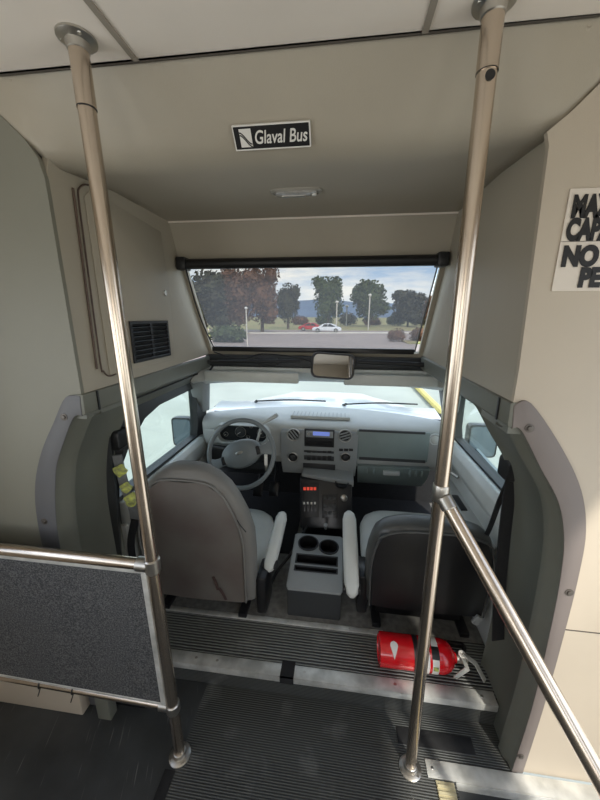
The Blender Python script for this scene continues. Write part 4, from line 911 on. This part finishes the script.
grassplot('grass_island', [(6, 31), (16, 29), (30, 31), (30, 36), (12, 38), (6, 34)], 'dry grass traffic island at the right of the upper window')
# yellow kerb seen through the right of the windscreen
b = MB(); a = at(421, 391, Z=GZ+.1); c = at(441, 411, Z=GZ+.1); e = a+(a-c)*1.2; b.tube([c-(a-c)*.4, c, a, e], .08, 8); tag(b.build('painted_kerb', YEL), 'yellow painted kerb seen through the right of the windscreen', 'kerb')
def leafy(nm, m, par, blobs, n, sz):
    b = MB(); vs = []; fs = []
    for i in range(n):
        c, r = random.choices(blobs, weights=[q[1][0]*q[1][2] for q in blobs])[0]
        d = Vector((random.gauss(0, 1), random.gauss(0, 1), random.gauss(0, 1))).normalized()
        p = Vector(c)+Vector((d.x*r[0], d.y*r[1], d.z*r[2]))*random.uniform(.7, 1.05)
        u = Vector((random.gauss(0, 1), random.gauss(0, 1), random.gauss(0, 1))).normalized(); v = u.orthogonal().normalized(); w = u.cross(v); s = sz*random.uniform(.6, 1.4)
        k = len(vs); vs += [p+v*s, p+w*s*.7, p-v*s, p-w*s*.7]; fs.append((k, k+1, k+2, k+3))
    for c, r in blobs: 
        bb = MB(); bb.ball(c, Vector(r)*.72, 10)
        off = len(vs); bb.bm.verts.index_update()
        vs += [v.co.copy() for v in bb.bm.verts]; fs += [tuple(off+v.index for v in f.verts) for f in bb.bm.faces]; bb.bm.free()
    b.faces(vs, fs); return b.build(nm, m, par)
def tree(px, ytop, Y, wpx, m, lab, seedv):
    random.seed(seedv); base = at(px, 320, Y=Y); base.z = GZ; top = at(px, ytop, Y=Y); h = top.z-GZ; w = wpx/F*Y/2
    t = empty('tree', base, lab, 'tree', 'trees beyond the car park')
    blobs = [((base.x, Y, GZ+h*.54), (w*.72, w*.72, h*.42))]
    for k in range(9):
        a = random.uniform(0, 2*PI); q = random.uniform(.25, .6)
        blobs.append(((base.x+math.cos(a)*w*q, Y+math.sin(a)*w*q, GZ+h*random.uniform(.24, .84)), (w*.38, w*.38, h*.15)))
    leafy('foliage', m, t, blobs, 3000, w*.06)
    b = MB(); b.tube([(base.x, Y, GZ), (base.x+.1, Y, GZ+h*.3), (base.x, Y, GZ+h*.6)], [h*.03, h*.022, h*.012], 8); b.build('trunk', BARK, t)
    return t
T_ = [(205, 268, 40, 60, FOLD, 'big dark tree filling the left edge of the upper window'), (238, 262, 46, 50, FOLB, 'reddish brown tree left of the cars, second from the left'),
      (262, 263, 52, 44, FOLB, 'rusty brown tree with a tall crown left of the blue sky gap'), (288, 281, 66, 30, FOLD, 'small dark green tree at the edge of the brown trees'),
      (328, 274, 84, 38, FOL, 'round green tree directly behind the parked white car'), (369, 278, 84, 42, FOL, 'broad green tree right of the parked white car'),
      (408, 289, 90, 40, FOLD, 'low olive tree between the broad green tree and the right bushes'), (436, 294, 78, 36, FOLB, 'brownish low tree at the right edge of the upper window'),
      (185, 290, 34, 36, FOLD, 'low dark bush tree behind the left shade cord'), (226, 292, 50, 44, FOLD, 'dark low tree under the reddish brown tree')]
for i, a in enumerate(T_): tree(*a, seedv=20+i)
def bush(px, py, Y, w, h, m, lab, sd):
    random.seed(sd); c = at(px, py, Y=Y); c.z = GZ+.1
    o = leafy('bush', m, None, [((c.x, Y, GZ+h*.5), (w, w*.6, h*.55)), ((c.x+w*.6, Y, GZ+h*.4), (w*.6, w*.5, h*.4)), ((c.x-w*.6, Y+.2, GZ+h*.42), (w*.6, w*.5, h*.42))], 700, w*.09); tag(o, lab, 'bush')
bush(397, 330, 33.5, .8, 1.3, FOLB, 'dry brown bush on the traffic island, left one', 51)
bush(424, 331, 33.5, 1.1, 1.5, FOLB, 'dry brown bush on the traffic island, right one', 52)
bush(228, 333, 30, 1.6, 1.6, FOL, 'pale green bush on the grass verge at the left', 53)
for i in range(7):
    bush(300+i*24, 320, 98, 2.3, 2.6+(i % 3)*.5, (FOLB, FOL, FOLD)[i % 3], ['reddish hedge bush behind the red car', 'green hedge bush behind the white car', 'dark hedge bush right of the white car', 'reddish hedge bush under the broad green tree', 'green hedge bush between the lamp posts and the island', 'dark hedge bush beyond the traffic island', 'reddish hedge bush at the far right of the upper window'][i], 60+i)
# cars
def car(px, Y, col, lab, L=4.5, flip=1):
    c = at(px, 325, Y=Y); c.z = GZ; t = empty('car', c, lab, 'car'); P = mat('car_paint_'+lab.split()[0], col, .25, var=.0, coat=.6)
    prof = [(-.5,.28),(-.5,.62),(-.46,.76),(-.30,.82),(-.18,1.18),(-.08,1.34),(.12,1.36),(.25,1.20),(.36,.90),(.47,.78),(.5,.6),(.5,.28)]
    b = MB(); b.loft([[(c.x+flip*x*L, Y+dy, GZ+.02+z*k+(.25*(1-k))) for x, z in prof] for dy, k in ((-.85, .93), (-.78, 1), (.78, 1), (.85, .93))]); b.build('body', P, t, bevel=.04)
    for q in ([(-.16,.86),(-.09,1.24),(.03,1.28),(.03,.88)], [(.05,.88),(.05,1.28),(.13,1.28),(.30,.90)]):
        b = MB(); b.plate(q, lambda a, e, d: (c.x+flip*a*L, Y-.87+d, GZ+.02+e), .03); b.build('side_window', BLACKS, t)
    for x in (-.31, .31):
        b = MB(); b.lathe((c.x+x*L, Y-.9, GZ+.33), (0, 1, 0), [(.2, 0), (.33, .0), (.33, .2), (.0, .2)], 24); w_ = b.build('wheel', BLACK, t)
        b = MB(); b.lathe((c.x+x*L, Y-.91, GZ+.33), (0, 1, 0), [(0, 0), (.2, 0), (.2, .03)], 16); b.build('hubcap', STEEL2, w_)
car(327, 52, (230, 234, 240), 'white car parked beyond the kerb, in front of the round green tree')
car(312, 57, (190, 40, 40), 'red car parked behind and left of the white car', flip=-1)
for px, yt, Y, lab in ((337, 302, 62, 'pale lamp post just right of the white car'), (370, 295, 64, 'pale lamp post in front of the broad green tree'), (347, 306, 90, 'far thin lamp post between the two nearer lamp posts'), (246, 308, 26, 'short pale post on the grass verge at the left')):
    a = at(px, yt, Y=Y); lp = empty('lamp_post', (a.x, Y, GZ), lab, 'lamp post'); r = .0018*Y
    b = MB(); b.tube([(a.x, Y, GZ), (a.x, Y, a.z)], r, 8); b.build('post', KERB, lp)
    b = MB(); b.ball((a.x, Y, a.z), (r*3, r*3, r*2), 10); b.build('lamp_head', WHITE, lp)
# hills
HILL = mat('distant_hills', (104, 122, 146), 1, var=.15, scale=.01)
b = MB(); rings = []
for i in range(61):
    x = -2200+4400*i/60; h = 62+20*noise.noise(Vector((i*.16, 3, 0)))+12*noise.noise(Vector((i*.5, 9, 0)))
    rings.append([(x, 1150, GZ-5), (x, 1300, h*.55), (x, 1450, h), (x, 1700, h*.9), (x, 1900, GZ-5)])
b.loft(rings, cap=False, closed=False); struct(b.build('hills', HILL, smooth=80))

# ================================================================== world sky
w = bpy.data.worlds.new('sky'); scene.world = w; w.use_nodes = True; N = w.node_tree.nodes; L = w.node_tree.links
bg = N['Background']; tc = N.new('ShaderNodeTexCoord'); sep = N.new('ShaderNodeSeparateXYZ'); L.new(tc.outputs['Generated'], sep.inputs[0])
gr_ = N.new('ShaderNodeValToRGB'); L.new(sep.outputs['Z'], gr_.inputs['Fac'])
e = gr_.color_ramp.elements; e[0].position = 0; e[0].color = (.86, .92, .98, 1); e[1].position = .5; e[1].color = (.26, .44, .78, 1)
e2_ = gr_.color_ramp.elements.new(.12); e2_.color = (.50, .68, .94, 1)
mpn_ = N.new('ShaderNodeMapping'); mpn_.inputs['Scale'].default_value = (1.6, 1.6, 9); L.new(tc.outputs['Generated'], mpn_.inputs['Vector'])
nz = N.new('ShaderNodeTexNoise'); nz.inputs['Scale'].default_value = 2.2; nz.inputs['Detail'].default_value = 8; nz.inputs['Roughness'].default_value = .6; L.new(mpn_.outputs[0], nz.inputs['Vector'])
cr = N.new('ShaderNodeValToRGB'); cr.color_ramp.elements[0].position = .42; cr.color_ramp.elements[1].position = .62; L.new(nz.outputs['Fac'], cr.inputs['Fac'])
mx = N.new('ShaderNodeMix'); mx.data_type = 'RGBA'; mx.inputs['B'].default_value = (1.15, 1.13, 1.08, 1); L.new(cr.outputs['Color'], mx.inputs['Factor']); L.new(gr_.outputs['Color'], mx.inputs['A'])
L.new(mx.outputs['Result'], bg.inputs['Color']); bg.inputs['Strength'].default_value = 2.1
sun = bpy.data.lights.new('sun', 'SUN'); sun.energy = 4.8; sun.angle = .05; sun.color = (1, .95, .86); so = bpy.data.objects.new('sun', sun); COL.objects.link(so)
so.rotation_euler = (math.radians(48), 0, math.radians(25))
# daylight entering by the saloon's side and rear windows and the open entrance
def area(nm, loc, rot_, sx, sy, pw, col=(1, .97, .92)):
    l = bpy.data.lights.new(nm, 'AREA'); l.shape = 'RECTANGLE'; l.size = sx; l.size_y = sy; l.energy = pw; l.color = col
    o = bpy.data.objects.new(nm, l); COL.objects.link(o); o.location = loc; o.rotation_euler = rot_; return o
area('daylight_left_window', (XL-.06, -1.3, 1.22), (0, -PI/2-.45, 0), .8, 1.9, 8, (.97, .98, 1))
area('daylight_left_front_window', (XL-.06, .15, 1.22), (0, -PI/2-.7, 0), .8, .65, 3.6, (.97, .98, 1))
area('daylight_right_window', (XR+.06, -1.3, 1.22), (0, PI/2+.45, 0), .8, 1.9, 5, (1, .97, .92))
area('daylight_entrance', (XR+.06, .31, .85), (0, PI/2+.9, 0), 1.75, .7, 4, (1, .97, .93))
area('daylight_rear_window', (-.15, -2.7, 1.2), (PI/2, 0, 0), 1.4, .75, 8.5, (1, .94, .86))
